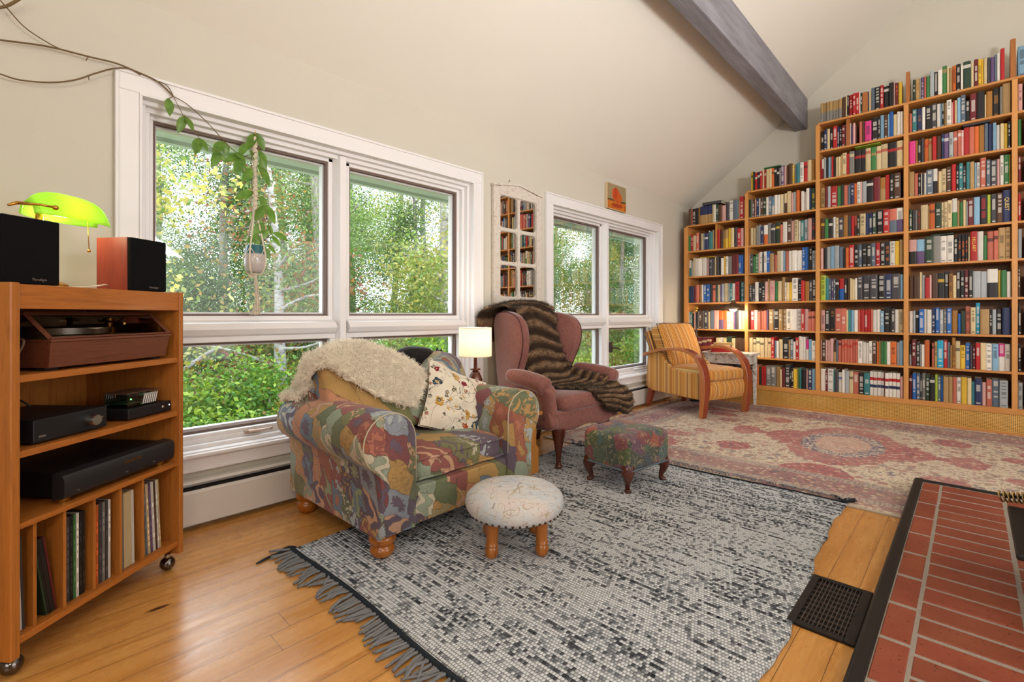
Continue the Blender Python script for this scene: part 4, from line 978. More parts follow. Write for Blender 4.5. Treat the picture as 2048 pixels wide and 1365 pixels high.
b.base(b.mix(b.math('MULTIPLY', gap, .8), col, '25272b')); b.bump(h, .9, .006); m_rug = b.set(.95, 0, .1)
RG = thing('grey_rug', 'chunky woven black and light grey rug with fringed ends on the pine floor', 'rug', (0, 0, 0))
c00, c10, c01, c11 = (.885, .40), (3.135, .50), (.875, 2.14), (3.10, 2.29)
def RP(u, v):
    x = (c00[0]*(1-u)+c10[0]*u)*(1-v)+(c01[0]*(1-u)+c11[0]*u)*v; y = (c00[1]*(1-u)+c10[1]*u)*(1-v)+(c01[1]*(1-u)+c11[1]*u)*v
    e = max(0, 1-v*9); y += e*(.012*math.sin(u*9+1)+.006*math.sin(u*31)+.003*math.sin(u*80)); x += .008*math.sin(v*11)*(max(0, 1-u*8)+max(0, (u-.9)*10))
    return (x, y, .0105+.0015*math.sin(u*120)*0)
g = G().grid(RP, 80, 60); ro = obj('rug_field', g, m_rug, RG, smooth=True)
sm = ro.modifiers.new('s', 'SOLIDIFY'); sm.thickness = .010; sm.offset = -1
def yarn(g, p, d, ln, r, cur):
    pts = []; q = Vector(p); a = math.atan2(d[1], d[0])
    for k in range(7):
        t = k/6; pts.append((q.x, q.y, max(.0055, .0085-.003*t+ (.006*math.sin(t*PI)*cur if cur > .6 else 0)))); a += R.uniform(-.35, .35)*cur; q = q+Vector((math.cos(a), math.sin(a), 0))*ln/6
    g.tube(pts, [r*.9, r, r, r*1.05, r*1.05, r, r*.7], 6)
m_yarn = plain('grey_yarn', '7a7a7c', .95, 0, .1, .25, 30, .5, bscale=200); m_yarnd = plain('dark_yarn', '2b3036', .95, 0, .1, .2, 60, .5, bscale=200)
g = G()
for i in range(125):
    v_ = i/124; p = RP(0, v_)
    cl = .5*math.sin(int(i/4)*1.7)
    yarn(g, p, (-1, cl*.35+R.uniform(-.15, .15)), R.uniform(.075, .125), R.uniform(.0042, .006), R.choice((.3, .5, .7, .9, 1.3)))
obj('fringe', g, m_yarn, RG, smooth=True)
obj('end_band', G().tube([Vector(RP(0, i/60))+Vector((-.006, 0, .001)) for i in range(61)], .0095, 8), m_yarnd, RG, smooth=True)
g = G()
for i in range(85):
    v_ = i/84; p = RP(1, v_); yarn(g, (p[0], p[1], .014), (1, R.uniform(-.9, .9)), R.uniform(.04, .08), R.uniform(.003, .005), 1.0)
for i, q in enumerate(g.v): g.v[i] = (q[0], q[1], q[2]+.009+.012*max(0, math.sin((q[0]-3.10)*40)))
obj('far_fringe', g, m_yarn, RG, smooth=True)
g2 = G(); g = g2
for k in range(7): yarn(g, (3.13, .505, .015), (1, -.9+.2*k), .07+.02*(k % 3), .005, .8)
g3 = G(); yarn(g3, (.88, 2.145, .012), (-.9, .4), .17, .005, .6); yarn(g3, (.88, 2.14, .012), (-.4, .6), .06, .005, 1.4)
obj('corner_tassel', g3, m_yarnd, RG, smooth=True)
for i, q in enumerate(g.v):
    if q[0] > 2: g.v[i] = (q[0], q[1], q[2]+.009)
obj('corner_tassel', g, m_yarnd, RG, smooth=True)
obj('far_band', G().tube([Vector(RP(1, i/60))+Vector((.004, 0, .002)) for i in range(61)], .0042, 8), m_yarnd, RG, smooth=True)

# ---------------------------------------------------------------- faded persian rug
b = NB('faded_persian'); v = b.coord(); x0, y0, z0 = b.sep(v)
nz = b.noise(v, 16, 3, .6); wob = b.math('MULTIPLY', b.math('SUBTRACT', nz.outputs[0], .5), .09)
cx = b.math('SUBTRACT', x0, 4.56); cy = b.math('SUBTRACT', y0, .74)
ax = b.math('ADD', b.math('ABSOLUTE', cx), wob); ay = b.math('ADD', b.math('ABSOLUTE', cy), wob)
def ell(cx_, cy_, rx, ry, pw=2.0):
    return b.math('ADD', b.math('POWER', b.math('ABSOLUTE', b.math('DIVIDE', b.math('SUBTRACT', ax, cx_), rx)), pw), b.math('POWER', b.math('ABSOLUTE', b.math('DIVIDE', b.math('SUBTRACT', ay, cy_), ry)), pw))
fine = b.noise(v, 70, 3, .7, 1.0); fine2 = b.noise(v, 13, 2, .5, 2.4); spk = b.noise(v, 150, 2); fine3 = b.noise(v, 27, 2, .5, 2.8)
def iso(n, w_): return b.math('LESS_THAN', b.math('ABSOLUTE', b.math('SUBTRACT', n.outputs[0], .5)), w_)
def spots(sc, keep, r0, pal):
    d = b.n('TexVoronoi'); b.l(v, d.inputs['Vector']); d.inputs['Scale'].default_value = sc; s_ = b.n('SeparateColor'); b.l(d.outputs['Color'], s_.inputs[0])
    rad = b.math('ADD', d.outputs['Distance'], b.math('MULTIPLY', b.math('SUBTRACT', fine.outputs[0], .5), .55))
    return b.math('MULTIPLY', b.math('LESS_THAN', rad, r0), b.math('GREATER_THAN', s_.outputs[1], keep)), b.ramp(s_.outputs[0], [(i/len(pal), p) for i, p in enumerate(pal)], 'CONSTANT')
P1_ = spots(15, .35, .40, ['94484c', '8a6a5e', '5a5468', 'a3686a', '7d5a4a', '9a5558']); P2_ = spots(34, .35, .42, ['8f4f50', '6f5a52', 'a8706c', '4f4c60', '7f6250'])
P3_ = spots(32, .2, .42, ['c9b399', '474a63', 'b98a80', 'c9b399', '6a3a40'])
def orn(base, k1, k2, lc, lk):
    c = b.mix(b.math('MULTIPLY', iso(fine2, .016), lk), base, lc); c = b.mix(b.math('MULTIPLY', iso(fine3, .022), lk), c, lc)
    c = b.mix(b.math('MULTIPLY', P2_[0], k2), c, P2_[1]); return b.mix(b.math('MULTIPLY', P1_[0], k1), c, P1_[1])
field = orn('d9cbb4', .75, .7, '6f5348', .75)
red = b.mix(b.math('MULTIPLY', P3_[0], .7), orn('a8565a', .3, .3, '85424a', .6), P3_[1])
blue = b.mix(b.ramp(b.noise(v, 30, 2, .6, 1.5).outputs[0], [(.51, (0, 0, 0)), (.55, (1, 1, 1))]), '3a4266', 'd0bcab')
core = orn('cfae9c', .6, .5, '8f4a50', .7)
col = field
for e, c_ in (((0, 0, .68, .36), red), ((0, 0, .36, .56), red), ((0, .72, .17, .11), red), ((0, .58, .05, .06), red), ((0, 0, .41, .27), blue), ((0, 0, .30, .18), core), ((1.02, 0, .3, .22), red), ((.92, 1.3, .28, .34), red), ((.62, .62, .13, .12), red), ((.55, 1.12, .10, .14), red), ((.3, .98, .08, .09), red)):
    col = b.mix(b.math('LESS_THAN', ell(*e), 1), col, c_)
bx = b.math('MAXIMUM', b.math('ABSOLUTE', b.math('SUBTRACT', x0, 4.5)), b.math('SUBTRACT', b.math('ABSOLUTE', b.math('SUBTRACT', y0, .72)), .50))
bord = b.mix(b.math('MULTIPLY', P3_[0], .9), orn('98666a', .6, .6, '5c4a54', .7), P3_[1])
bor2 = b.mix(b.ramp(b.noise(b.coord((4, 30, 1)), 3, 3).outputs[0], [(.42, (0, 0, 0)), (.55, (1, 1, 1))]), orn('6a5a60', .6, .6, 'b8a492', .6), 'a99a90')
for t0, c_ in ((.90, bor2), (.985, bord), (1.20, bor2), (1.27, bord), (1.335, field)):
    col = b.mix(b.math('GREATER_THAN', bx, t0), col, c_)
fade = b.noise(v, 2.0, 4, .6)
col = b.mix(b.math('MULTIPLY', b.ramp(fade.outputs[0], [(.42, (0, 0, 0)), (.7, (1, 1, 1))]), .35), col, 'c2b19f'); col = b.mix(.16, col, 'd2c2b6'); col = b.mix(.45, col, spk.outputs[0], 'OVERLAY')
b.base(col); b.bump(spk.outputs[0], .2, .002); m_pers = b.set(.95, 0, .1)
o = obj('persian_rug', G().prism([(3.12, .258), (3.762, .258), (3.762, -1.2), (5.90, -1.2), (5.90, 2.60), (3.12, 2.60)], .0005, .008, 'z'), m_pers)
tag(o, 'large faded red and cream rug with blue medallion in front of the bookcase', 'rug')
o2 = obj('selvedge', box(3.112, 3.128, .258, 2.6, .001, .0085), plain('cotton_edge', 'b3a595', .95), o)

# ---------------------------------------------------------------- brick hearth, vent, stove
b = NB('red_brick'); v = b.coord(); n1 = b.noise(v, 6, 4); n2 = b.noise(v, 90, 3)
oi = b.n('VertexColor', layer_name='Col'); c_ = b.ramp(n1.outputs[0], [(.3, '7a3a26'), (.5, '8a442c'), (.7, '985438')]); c_ = b.mix(.5, c_, oi.outputs[0]); c_ = b.mix(b.ramp(n2.outputs[0], [(.64, (0, 0, 0)), (.7, (1, 1, 1))]), c_, '5a2418')
b.base(c_); b.bump(n2.outputs[0], .35, .003); m_brick = b.set(.6, 0, .35)
HR = thing('hearth', 'low red brick hearth with pale mortar and black edging beside the pine floor', 'hearth', (0, 0, 0))
m_mort = plain('mortar', '9e9489', .95, 0, .1, .15, 40, .8, bscale=160)
obj('mortar_bed', box(-1.6, 3.71, -1.25, .21, .002, .0505), m_mort, HR)
g = G()
def brick(x0, x1, y0, y1):
    k = R.uniform(.85, 1.15); c = lin('8a4530'); g.col = (c[0]*k, c[1]*k*R.uniform(.9, 1.1), c[2]*k, 1); z = .053+R.uniform(-.001, .001)
    x0 += R.uniform(0, .002); e = .004
    g.loft([[(x0, y0, .03), (x1, y0, .03), (x1, y1, .03), (x0, y1, .03)], [(x0, y0, z-e), (x1, y0, z-e), (x1, y1, z-e), (x0, y1, z-e)], [(x0+e, y0+e, z), (x1-e, y0+e, z), (x1-e, y1-e, z), (x0+e, y1-e, z)]])
x = 3.70
xx = 3.70-.16
brick(xx+.006, 3.70, .131, .206)
while xx > -1.5: brick(xx-.243+.008, xx-.008, .131, .206); xx -= .243
for rowy in ((-.117, .122), (-.62, -.385), (-.87, -.633)):
    xx = 3.70
    while xx > -1.5: brick(xx-.1185+.007, xx-.007, *rowy); xx -= .1185
for r0, r1, off in ((-.37, -.129, .06), (-1.2, -.885, 0)):
    xx = 3.70-off
    while xx > -1.5: brick(xx-.1185+.007, xx-.007, r0, r1); xx -= .1185
obj('bricks', g, m_brick, HR)
obj('edge_trim', G().prism([(.208, .0), (.252, .0), (.25, .05), (.243, .058), (.215, .06), (.208, .056)], -1.6, 3.755, 'x'), m_iron, HR, bevel=.003)
obj('edge_trim', G().prism([(3.71, .0), (3.755, .0), (3.753, .05), (3.747, .058), (3.72, .06), (3.71, .056)], -1.25, .21, 'y'), m_iron, HR, bevel=.003)
VT = thing('floor_vent', 'black iron floor register with square grid set in the pine boards', 'vent', (2.0, .356, 0))
obj('vent_frame', G().box(-.195, .195, -.095, -.065, .0005, .012).box(-.195, .195, .07, .095, .0005, .012).box(-.195, -.17, -.065, .07, .0005, .012).box(.175, .195, -.065, .07, .0005, .012), m_iron, VT, bevel=.003)
obj('vent_well', box(-.172, .177, -.067, .072, .0004, .0012), m_dark, VT)
g = G()
for i in range(11): y = -.058+i*.0118; g.box(-.171, .176, y-.0011, y+.0011, .003, .009)
for i in range(9): xg = -.14+i*.035; g.box(xg-.001, xg+.001, -.066, .071, .003, .0085)
obj('vent_grid', g, plain('worn_iron_bars', '5d5048', .5, .4), VT)
ST = thing('wood_stove', 'black cast-iron wood stove with brass coil handle standing on the brick hearth', 'stove', (2.42, -.45, .0545))
obj('stove_body', box(-.30, .30, -.32, .20, .16, .66), m_iron, ST, bevel=.02)
obj('stove_top', box(-.34, .34, -.36, .24, .66, .69), m_iron, ST, bevel=.008)
obj('ash_shelf', box(-.29, .235, .19, .352, .225, .245), m_iron, ST, bevel=.006)
for sx_ in (-1, 1):
    for sy_ in (-.26, .14): obj('leg', G().tube([(sx_*.25, sy_, .165), (sx_*.265, sy_, .08), (sx_*.275, sy_, 0)], [.03, .022, .026], 10), m_iron, ST, smooth=True)
hd = obj('handle', G().tube([(.20, .19, .30), (.245, .29, .285), (.255, .36, .27)], .006, 8), m_iron, ST, smooth=True)
pts = []
for i in range(200):
    t = i/199; a = 2*PI*11*t; p = Vector((.22, .235, .295)).lerp(Vector((.257, .372, .268)), t); ax = Vector((.037, .137, -.027)).normalized(); u_ = ax.orthogonal().normalized(); w_ = ax.cross(u_)
    pts.append(p + (u_*math.cos(a)+w_*math.sin(a))*.019)
obj('coil_grip', G().tube(pts, .0035, 6), plain('brass_coil', 'b59a66', .25, .9), hd, smooth=True)

# ---------------------------------------------------------------- side table, books on it, reading lamp
b = NB('chipped_white_paint'); nz = b.noise(b.coord(), 28, 5, .7); b.base(b.ramp(nz.outputs[0], [(.36, '6d5a48'), (.42, 'b9b4ab'), (.6, 'd6d3cd')])); b.bump(nz.outputs[0], .3, .003); m_chip = b.set(.65)
SD = thing('side_table', 'chipped white painted side table between the striped armchair and bookcase', 'table', (5.74, 2.005, .009))
obj('tabletop', box(-.15, .15, -.27, .27, .572, .594), m_chip, SD, bevel=.003)
obj('apron', G().box(-.125, -.11, -.22, .22, .47, .572).box(.11, .125, -.22, .22, .47, .572).box(-.11, .11, -.235, -.22, .47, .572).box(-.11, .11, .22, .235, .47, .572), m_chip, SD)
for x in (-.115, .115):
    for y in (-.225, .225): obj('leg', G().loft([[(x-w, y-w, z), (x+w, y-w, z), (x+w, y+w, z), (x-w, y+w, z)] for w, z in ((.02, .572), (.02, .40), (.013, 0))]), m_chip, SD, bevel=.003)
def lying(x, y, z, w, d, th, c, rz, lab):
    g = G(); g.col = PC[c]; g.box(-w/2, w/2, -d/2, d/2, 0, .003); g.box(-w/2, w/2, -d/2, d/2, th-.003, th); g.box(-w/2, -w/2+.003, -d/2, d/2, .003, th-.003)
    g.col = CREAM; g.box(-w/2+.003, w/2-.004, -d/2+.004, d/2-.004, .003, th-.003); g.col = None
    o = obj('book', g, m_bookv); o.location = (x, y, z); o.rotation_euler.z = rz; tag(o, lab, 'book')
zt = .6035
lying(5.70, 2.10, zt, .15, .215, .042, 'R', math.radians(25), 'red book at the bottom of the pile on the white side table')
lying(5.70, 2.10, zt+.0425, .145, .20, .036, 'C', math.radians(15), 'cream book in the middle of the pile on the white side table')
lying(5.71, 2.08, zt+.079, .13, .19, .026, 'T', math.radians(32), 'tan book on top of the pile on the white side table')
FL = thing('reading_lamp', 'lit swing-arm reading lamp with metal dome shade behind the striped armchair', 'lamp', (5.66, 2.37, .009))
obj('lamp_foot', G().lathe([(0, 0), (.075, 0), (.075, .012), (.03, .022), (.012, .035), (0, .035)], 28), m_black, FL, smooth=True, auto=50)
obj('pole', G().tube([(0, 0, .02), (0, 0, 1.06)], .008, 10), m_black, FL, smooth=True)
g = G(); g.sphere((0, 0, 1.10), .02, 14); g.lathe([(0, 1.05), (.011, 1.05), (.013, 1.075), (.008, 1.085), (0, 1.085)], 14); g.tube([(-.01, 0, 1.08), (-.03, .05, 1.02), (-.02, .09, .90), (-.01, .03, .80)], .002, 6)
obj('brass_knob', g, m_brass, FL, smooth=True)
e_ = Vector((.055, -.37, 1.14))
obj('swing_arm', G().tube([(0, 0, 1.075), (.02, -.12, 1.09), tuple(e_)], .005, 8), m_black, FL, smooth=True)
cxs, cys = .06, -.40
g = G(); prof = [(.02, 1.185), (.022, 1.165), (.03, 1.155), (.06, 1.14), (.095, 1.115), (.115, 1.085)]
g.loft([[(cxs+r*math.cos(2*PI*i/32), cys+r*math.sin(2*PI*i/32), z) for i in range(32)] for r, z in prof], cap=False)
obj('lamp_shade', g, plain('antique_metal_shade', '7d6650', .35, .8), FL, smooth=True, solid=.002)
obj('socket', G().lathe([(0, 1.15), (.018, 1.15), (.02, 1.19), (.012, 1.205), (0, 1.205)], 14, (cxs, cys, 0)), plain('white_socket', 'd8d4cc', .5), FL, smooth=True)
obj('light_bulb', G().sphere((cxs, cys, 1.10), .045, 18), emit('bright_bulb', 'ffe8c4', 22), FL, smooth=True)
point('reading_lamp_light', (5.66+cxs, 2.37+cys, 1.045), 6, (1, .82, .58), .05)
# ---------------------------------------------------------------- stereo cabinet and what stands in it
CA = math.radians(39.2); CO = Vector((.011, 1.938, 0))
def cw(x, y, z): return (CO.x + x*math.cos(CA) - y*math.sin(CA), CO.y + x*math.sin(CA) + y*math.cos(CA), z)
CW, CD = .637, .42
SC = thing('stereo_cabinet', 'teak stereo cabinet on castors standing at an angle beside the big window', 'cabinet', tuple(CO), CA)
obj('side_panel', box(0, .025, 0, CD, .058, 1.122), m_oak, SC, bevel=.003)
obj('side_panel', box(CW-.02, CW, 0, CD, .058, 1.122), m_oak, SC, bevel=.003)
obj('top_board', box(.025, CW-.02, .01, CD, 1.098, 1.116), m_oakx, SC, bevel=.002)
obj('top_rail', box(.025, CW-.02, .004, .022, 1.047, 1.118), m_oakx, SC, bevel=.002)
for z, t in ((.857, .021), (.640, .02), (.434, .017), (.112, .021)): obj('shelf', box(.025, CW-.02, .008, CD-.01, z-t, z), m_oakx, SC, bevel=.002)
obj('back_panel', box(.025, CW-.02, CD-.012, CD-.004, .09, 1.1), m_oak, SC)
for x in (.081, .169, .268, .368, .462): obj('divider', box(x-.005, x+.005, .02, CD-.012, .112, .417), m_oak, SC)
for x, y in ((.035, .04), (CW-.035, .04), (.035, CD-.04), (CW-.035, CD-.04)):
    g = G(); g.sphere((x, y, .028), .027, 18); o = obj('castor', g, m_chrome, SC, smooth=True)
    obj('castor_stem', G().lathe([(0, .05), (.011, .05), (.011, .064), (0, .064)], 12, (x, y, 0)), m_steel, o)
def inbox(name, lab, cat, x, y, z): return thing(name, lab, cat, cw(x, y, z), CA)
# record player
RP_ = inbox('record_player', 'walnut record player under a smoky hinged cover on the uppermost cabinet shelf', 'record player', .355, .03, .858)
g = G(); g.loft([[(-.225, .0, .008), (.225, .0, .008), (.225, .33, .008), (-.225, .33, .008)], [(-.23, -.012, .088), (.232, -.012, .088), (.232, .34, .088), (-.23, .34, .088)]])
obj('plinth', g, m_walnut, RP_, bevel=.002)
obj('plinth_lip', box(-.232, .236, -.016, .342, .088, .096), m_walnut, RP_, bevel=.002)
obj('deck', box(-.205, .19, .012, .32, .096, .103), plain('gold_deck', 'a59a6c', .4, .3), RP_)
obj('platter', G().lathe([(0, .103), (.14, .103), (.145, .108), (.145, .128), (.13, .131), (0, .131)], 40, (-.05, .165, 0)), m_steel, RP_, smooth=True, auto=40)
g = G(); g.lathe([(0, .103), (.022, .103), (.022, .125), (.012, .128), (.012, .15), (.018, .152), (.018, .16), (0, .163)], 18, (.12, .14, 0)); g.tube([(.12, .14, .152), (.14, .2, .15), (.06, .02, .14)], .004, 8)
obj('tonearm', g, m_brass, RP_, smooth=True, auto=40)
g = G()
cover = [[(-.228, -.01, .096), (.23, -.01, .096), (.23, .338, .096), (-.228, .338, .096)], [(-.228, .075, .176), (.23, .075, .176), (.23, .338, .176), (-.228, .338, .176)]]
g.loft(cover); obj('dust_cover', g, glass_mat('smoky_acrylic', .6, (.55, .5, .45, 1)), RP_)
def bar(g, a, b_, w): g.tube([a, b_], w, 4)
g = G()
for s in (-.229, .231): bar(g, (s, -.01, .098), (s, .075, .176), .008); bar(g, (s, .075, .176), (s, .338, .176), .006)
bar(g, (-.229, .075, .174), (.231, .075, .174), .008); bar(g, (-.229, -.01, .099), (.231, -.01, .099), .005)
obj('cover_frame', g, m_walnut, RP_)
for x in (-.2, .2): obj('foot', box(x-.02, x+.02, .02, .05, 0, .009), m_black, RP_)
# amplifiers
AMP = inbox('preamplifier', 'small black preamplifier with silver volume knob on the middle cabinet shelf', 'amplifier', .205, .03, .641)
obj('case', box(-.12, .12, 0, .28, .006, .074), m_black, AMP, bevel=.003)
obj('volume_knob', G().lathe([(0, -.03), (.016, -.03), (.0175, -.026), (.0175, 0), (0, 0)], 24, (.055, 0, .04), 'y'), m_steel, AMP, smooth=True, auto=40)
obj('toggle', G().lathe([(0, -.008), (.003, -.008), (.003, 0), (0, 0)], 10, (.095, 0, .042), 'y'), m_steel, AMP)
obj('badge', box(-.105, -.085, -.001, .0, .02, .026), m_steel, AMP)
obj('foot_strip', box(-.11, .11, .02, .26, 0, .006), m_black, AMP)
DAC = inbox('signal_converter', 'flat black audio box with silver button on the middle cabinet shelf', 'audio box', .515, .035, .641)
obj('case', box(-.10, .10, 0, .2, .004, .042), m_black, DAC, bevel=.003)
obj('button', G().lathe([(0, -.004), (.006, -.004), (.006, 0), (0, 0)], 16, (.055, 0, .024), 'y'), m_steel, DAC, smooth=True); obj('indicator', box(.088, .091, -.001, 0, .024, .028), emit('white_led', 'ffffff', 3), DAC); obj('foot_strip', box(-.09, .09, .02, .18, 0, .004), m_black, DAC)
ACR = inbox('acrylic_case', 'clear acrylic computer case with slanted white vents on the flat black box', 'case', .50, .055, .6835)
m_acr = glass_mat('clear_acrylic', 1.0, (.85, .87, .86, 1))
obj('shell', box(-.07, .07, 0, .09, .002, .052), m_acr, ACR, bevel=.002)
g = G()
for i in range(7): x = -.002+i*.0095; g.loft([[(x, -.001, .006), (x+.0045, -.001, .006), (x+.0045, .002, .006), (x, .002, .006)], [(x+.010, -.001, .044), (x+.0145, -.001, .044), (x+.0145, .002, .044), (x+.010, .002, .044)]])
obj('vent_slats', g, plain('white_slats', 'd8d6d2', .4), ACR)
obj('circuit_board', box(-.06, .06, .01, .08, .012, .016), plain('circuit_green', '2f4a36', .5), ACR)
obj('top_plate', box(-.072, .072, -.002, .092, .052, .056), plain('pierced_bronze', '5f4638', .5, .4), ACR); obj('indicator', box(-.055, -.051, -.001, .001, .03, .034), emit('green_led', '40ff60', 4), ACR)
POW = inbox('power_amplifier', 'wide black power amplifier with rounded front on the lower cabinet shelf', 'amplifier', .388, .03, .435)
obj('case', box(-.20, .205, .02, .33, .012, .09), m_black, POW, bevel=.003)
g = G().prism([(.03, .01), (-.006, .016), (-.012, .03), (-.012, .075), (-.004, .088), (.03, .094)], -.222, .222, 'x'); obj('fascia', g, plain('satin_black', '222225', .4), POW, smooth=True, auto=40)
lt_ = fonttext('PARASOUND', .013, m_brass, POW); lt_.rotation_euler = (PI/2, 0, 0); lt_.location = (.03, -.0128, .066)
g = G()
for x in (-.18, .0, .12): g.lathe([(0, -.017), (.003, -.017), (.003, -.012), (0, -.012)], 10, (x, 0, .032), 'y')
obj('knobs', g, m_steel, POW) if False else obj('indicator_row', g, m_steel, POW)
for x in (-.19, .19): obj('foot', G().lathe([(0, 0), (.02, 0), (.022, .012), (0, .012)], 16, (x, .03, 0)), m_brass, POW, smooth=True, auto=40)
# cables
g = G(); 
for k in range(6):
    c0 = Vector((.05+.02*k, .30, .66)); pts = [c0+Vector((R.uniform(-.03, .05)+.012*i, R.uniform(-.06, .04), .06+.045*math.sin(i*1.1+k))) for i in range(9)]
    g.tube(spline([(p.x, p.y, max(.648, p.z-.02)) for p in pts], 5), .0032, 6)
o = obj('cable_bundle', g, m_black, smooth=True); o.location = CO; o.rotation_euler.z = CA; tag(o, 'tangle of black cables behind the preamplifier on the middle cabinet shelf', 'cables')
g = G(); g.tube(spline([(.03, .2, .862), (.06, .15, .866), (.10, .11, .90), (.115, .10, .955), (.11, .2, .93), (.1, .34, .9)], 6), .004, 7)
o = obj('cable', g, plain('brown_cable', '6a4a34', .5), smooth=True); o.location = CO; o.rotation_euler.z = CA; tag(o, 'thick brown cable looping beside the record player', 'cable')
# records
recs = [(.032, .009, 'X', 0), (.043, .011, 'W', 0), (.055, .006, 'D', 2), (.064, .008, 'T', 2), (.095, .006, 'F', 4), (.104, .005, 'K', 6), (.118, .014, 'K', 11), (.139, .005, 'M', 12),
        (.181, .009, 'K', 0), (.192, .013, 'D', 0), (.206, .01, 'K', 0), (.218, .008, 'E', 0), (.228, .009, 'W', 0), (.239, .01, 'K', 0), (.254, .008, 'K', 0),
        (.281, .012, 'Q', 0), (.296, .01, 'O', 0), (.311, .012, 'D', 0), (.325, .01, 'G', 0), (.338, .01, 'D', 0), (.351, .009, 'W', 1),
        (.382, .018, 'G', 0), (.404, .03, 'C', 1), (.430, .012, 'W', 1), (.474, .008, 'T', 1), (.484, .009, 'J', 1), (.496, .012, 'C', 2), (.511, .010, 'V', 2), (.525, .012, 'W', 3), (.541, .008, 'B', 3), (.553, .008, 'W', 4), (.568, .006, 'C', 6)]
comp = ['leftmost compartment', 'second compartment', 'middle compartment', 'fourth compartment', 'fifth compartment', 'right-end compartment']
RNG = [(.027, .076), (.086, .164), (.174, .263), (.273, .363), (.373, .457), (.467, .616)]; TIL = [2, 9, 0, 0, 1, 3]
for k in range(6):
    th = math.radians(TIL[k]); hh = .272 if k != 1 else .245
    x = RNG[k][0] + hh*math.sin(th) + .001
    for n_, (w, c) in enumerate([(q[1], q[2]) for q in recs if sum(q[0] > d_ for d_ in (.081, .169, .268, .368, .462)) == k]):
        step = w/math.cos(th)+.0012
        if x+step > RNG[k][1]: break
        g = G(); g.col = tuple(q*.7 for q in PC[c][:3])+(1,)
        g.box(0, w, 0, .30, 0, hh); g.col = tuple(min(1, q*1.3+.02) for q in PC[c][:3])+(1,)
        if k in (2, 3, 5):
            for j in range(9):
                if R.random() < .6: g.box(w*.3, w*.7, -.0008, .0, .03+j*.024, .03+j*.024+.016)
        o = obj('record_sleeve', g, m_bookv)
        p_ = cw(x, .035, .1128); o.location = p_; o.rotation_mode = 'XYZ'
        o.rotation_euler = (Matrix.Rotation(CA, 3, 'Z') @ Matrix.Rotation(-th, 3, 'Y')).to_euler()
        x += step
        tag(o, ('leaning ' if k == 1 else '')+CN[c]+' record sleeve, '+ORD[n_]+' from left in the '+comp[k]+' of the teak cabinet', 'record', 'records in the bottom of the stereo cabinet')
# speakers
m_cloth = plain('speaker_cloth', '111113', .9, 0, .1, .15, 200, .2)
for x0, lab in ((.052, 'left bookshelf speaker, black front cropped by the picture edge, on the teak cabinet'), (.487, 'bookshelf speaker with red cherry side next to the window on the teak cabinet')):
    sp = thing('speaker', lab, 'speaker', cw(x0+.078, .09, 1.1225), CA-math.radians(5), 'pair of bookshelf speakers')
    obj('cabinet_box', box(-.078, .078, .012, .15, 0, .205), m_cherry, sp, bevel=.002)
    obj('grille_cloth', box(-.078, .078, -.005, .012, .001, .204), m_cloth, sp, bevel=.004)
    q = fonttext('Paradigm', .011, m_steel, sp); q.rotation_euler = (PI/2, 0, 0); q.location = (.02, -.0058, .016)
o = obj('cable', G().tube(spline([(.33, .20, 1.125), (.36, .17, 1.128), (.40, .15, 1.134), (.44, .15, 1.142), (.49, .19, 1.14)], 6), .0028, 7), plain('white_cable', 'cfc8ba', .5), smooth=True)
o.location = CO; o.rotation_euler.z = CA; tag(o, 'thin pale cable lying between the two speakers on the teak cabinet', 'cable')
# banker's lamp
BL = thing('desk_lamp', 'lit brass desk lamp with curved green glass shade behind the speakers', 'lamp', cw(.39, .245, 1.1225), CA)
obj('lamp_base', G().lathe([(0, 0), (.075, 0), (.075, .012), (.06, .022), (.02, .03), (0, .03)], 28, (-.10, 0, 0)), m_brass, BL, smooth=True, auto=50)
obj('stem', G().lathe([(0, .02), (.014, .03), (.010, .06), (.011, .2), (.014, .215), (.011, .23), (.011, .255), (.008, .27), (0, .272)], 16, (-.10, 0, 0)), m_brass, BL, smooth=True)
b = NB('green_glass_shade'); b.base('8cc048'); b.p.inputs['Emission Color'].default_value = lin('bfe040'); b.p.inputs['Emission Strength'].default_value = .16
tl2 = b.n('BsdfTranslucent'); tl2.inputs[0].default_value = lin('c6f060'); mx = b.n('MixShader'); mx.inputs[0].default_value = .5
b.l(b.p.outputs[0], mx.inputs[1]); b.l(tl2.outputs[0], mx.inputs[2]); b.l(mx.outputs[0], b.out.inputs[0]); b.set(.12, 0, .6)
g = G(); rings = []
for i in range(19):
    t = -1+2*i/18; k = max(.18, (1-abs(t)**3.5))**.5
    ring = []
    for j in range(17):
        a = PI*(j/16)*1.06 - PI*.03
        ring.append((t*.14, .062*k*math.cos(a), .250 + .088*k*math.sin(a)*(1 if math.sin(a) > 0 else .4)))
    rings.append(ring)
g.loft(rings, cap=False, closed=False)
sh = obj('glass_shade', g, b.m, BL, smooth=True, solid=.004)
g = G(); g.tube([(-.195, 0, .262), (-.17, 0, .275), (-.10, -.0, .285)], [.004, .006, .006], 8); g.sphere((-.105, -.066, .272), .009, 10); g.tube([(-.17, 0, .274), (-.14, -.05, .275), (-.105, -.067, .272)], .004, 8)
obj('yoke', g, m_brass, BL, smooth=True)
g = G(); g.tube([(.045, -.03, .26), (.045, -.035, .15)], .0014, 6); g.sphere((.045, -.035, .145), .006, 10); obj('pull_chain', g, m_brass, BL, smooth=True)
obj('light_bulb', G().lathe([(0, -.06), (.014, -.055), (.016, 0), (.014, .055), (0, .06)], 14, (0, 0, .285), 'x'), emit('tube_bulb', 'ffe0a0', 10), BL, smooth=True)
point('desk_lamp_light', cw(.36, .245, 1.1225+.235), .7, (1, .85, .55), .02)

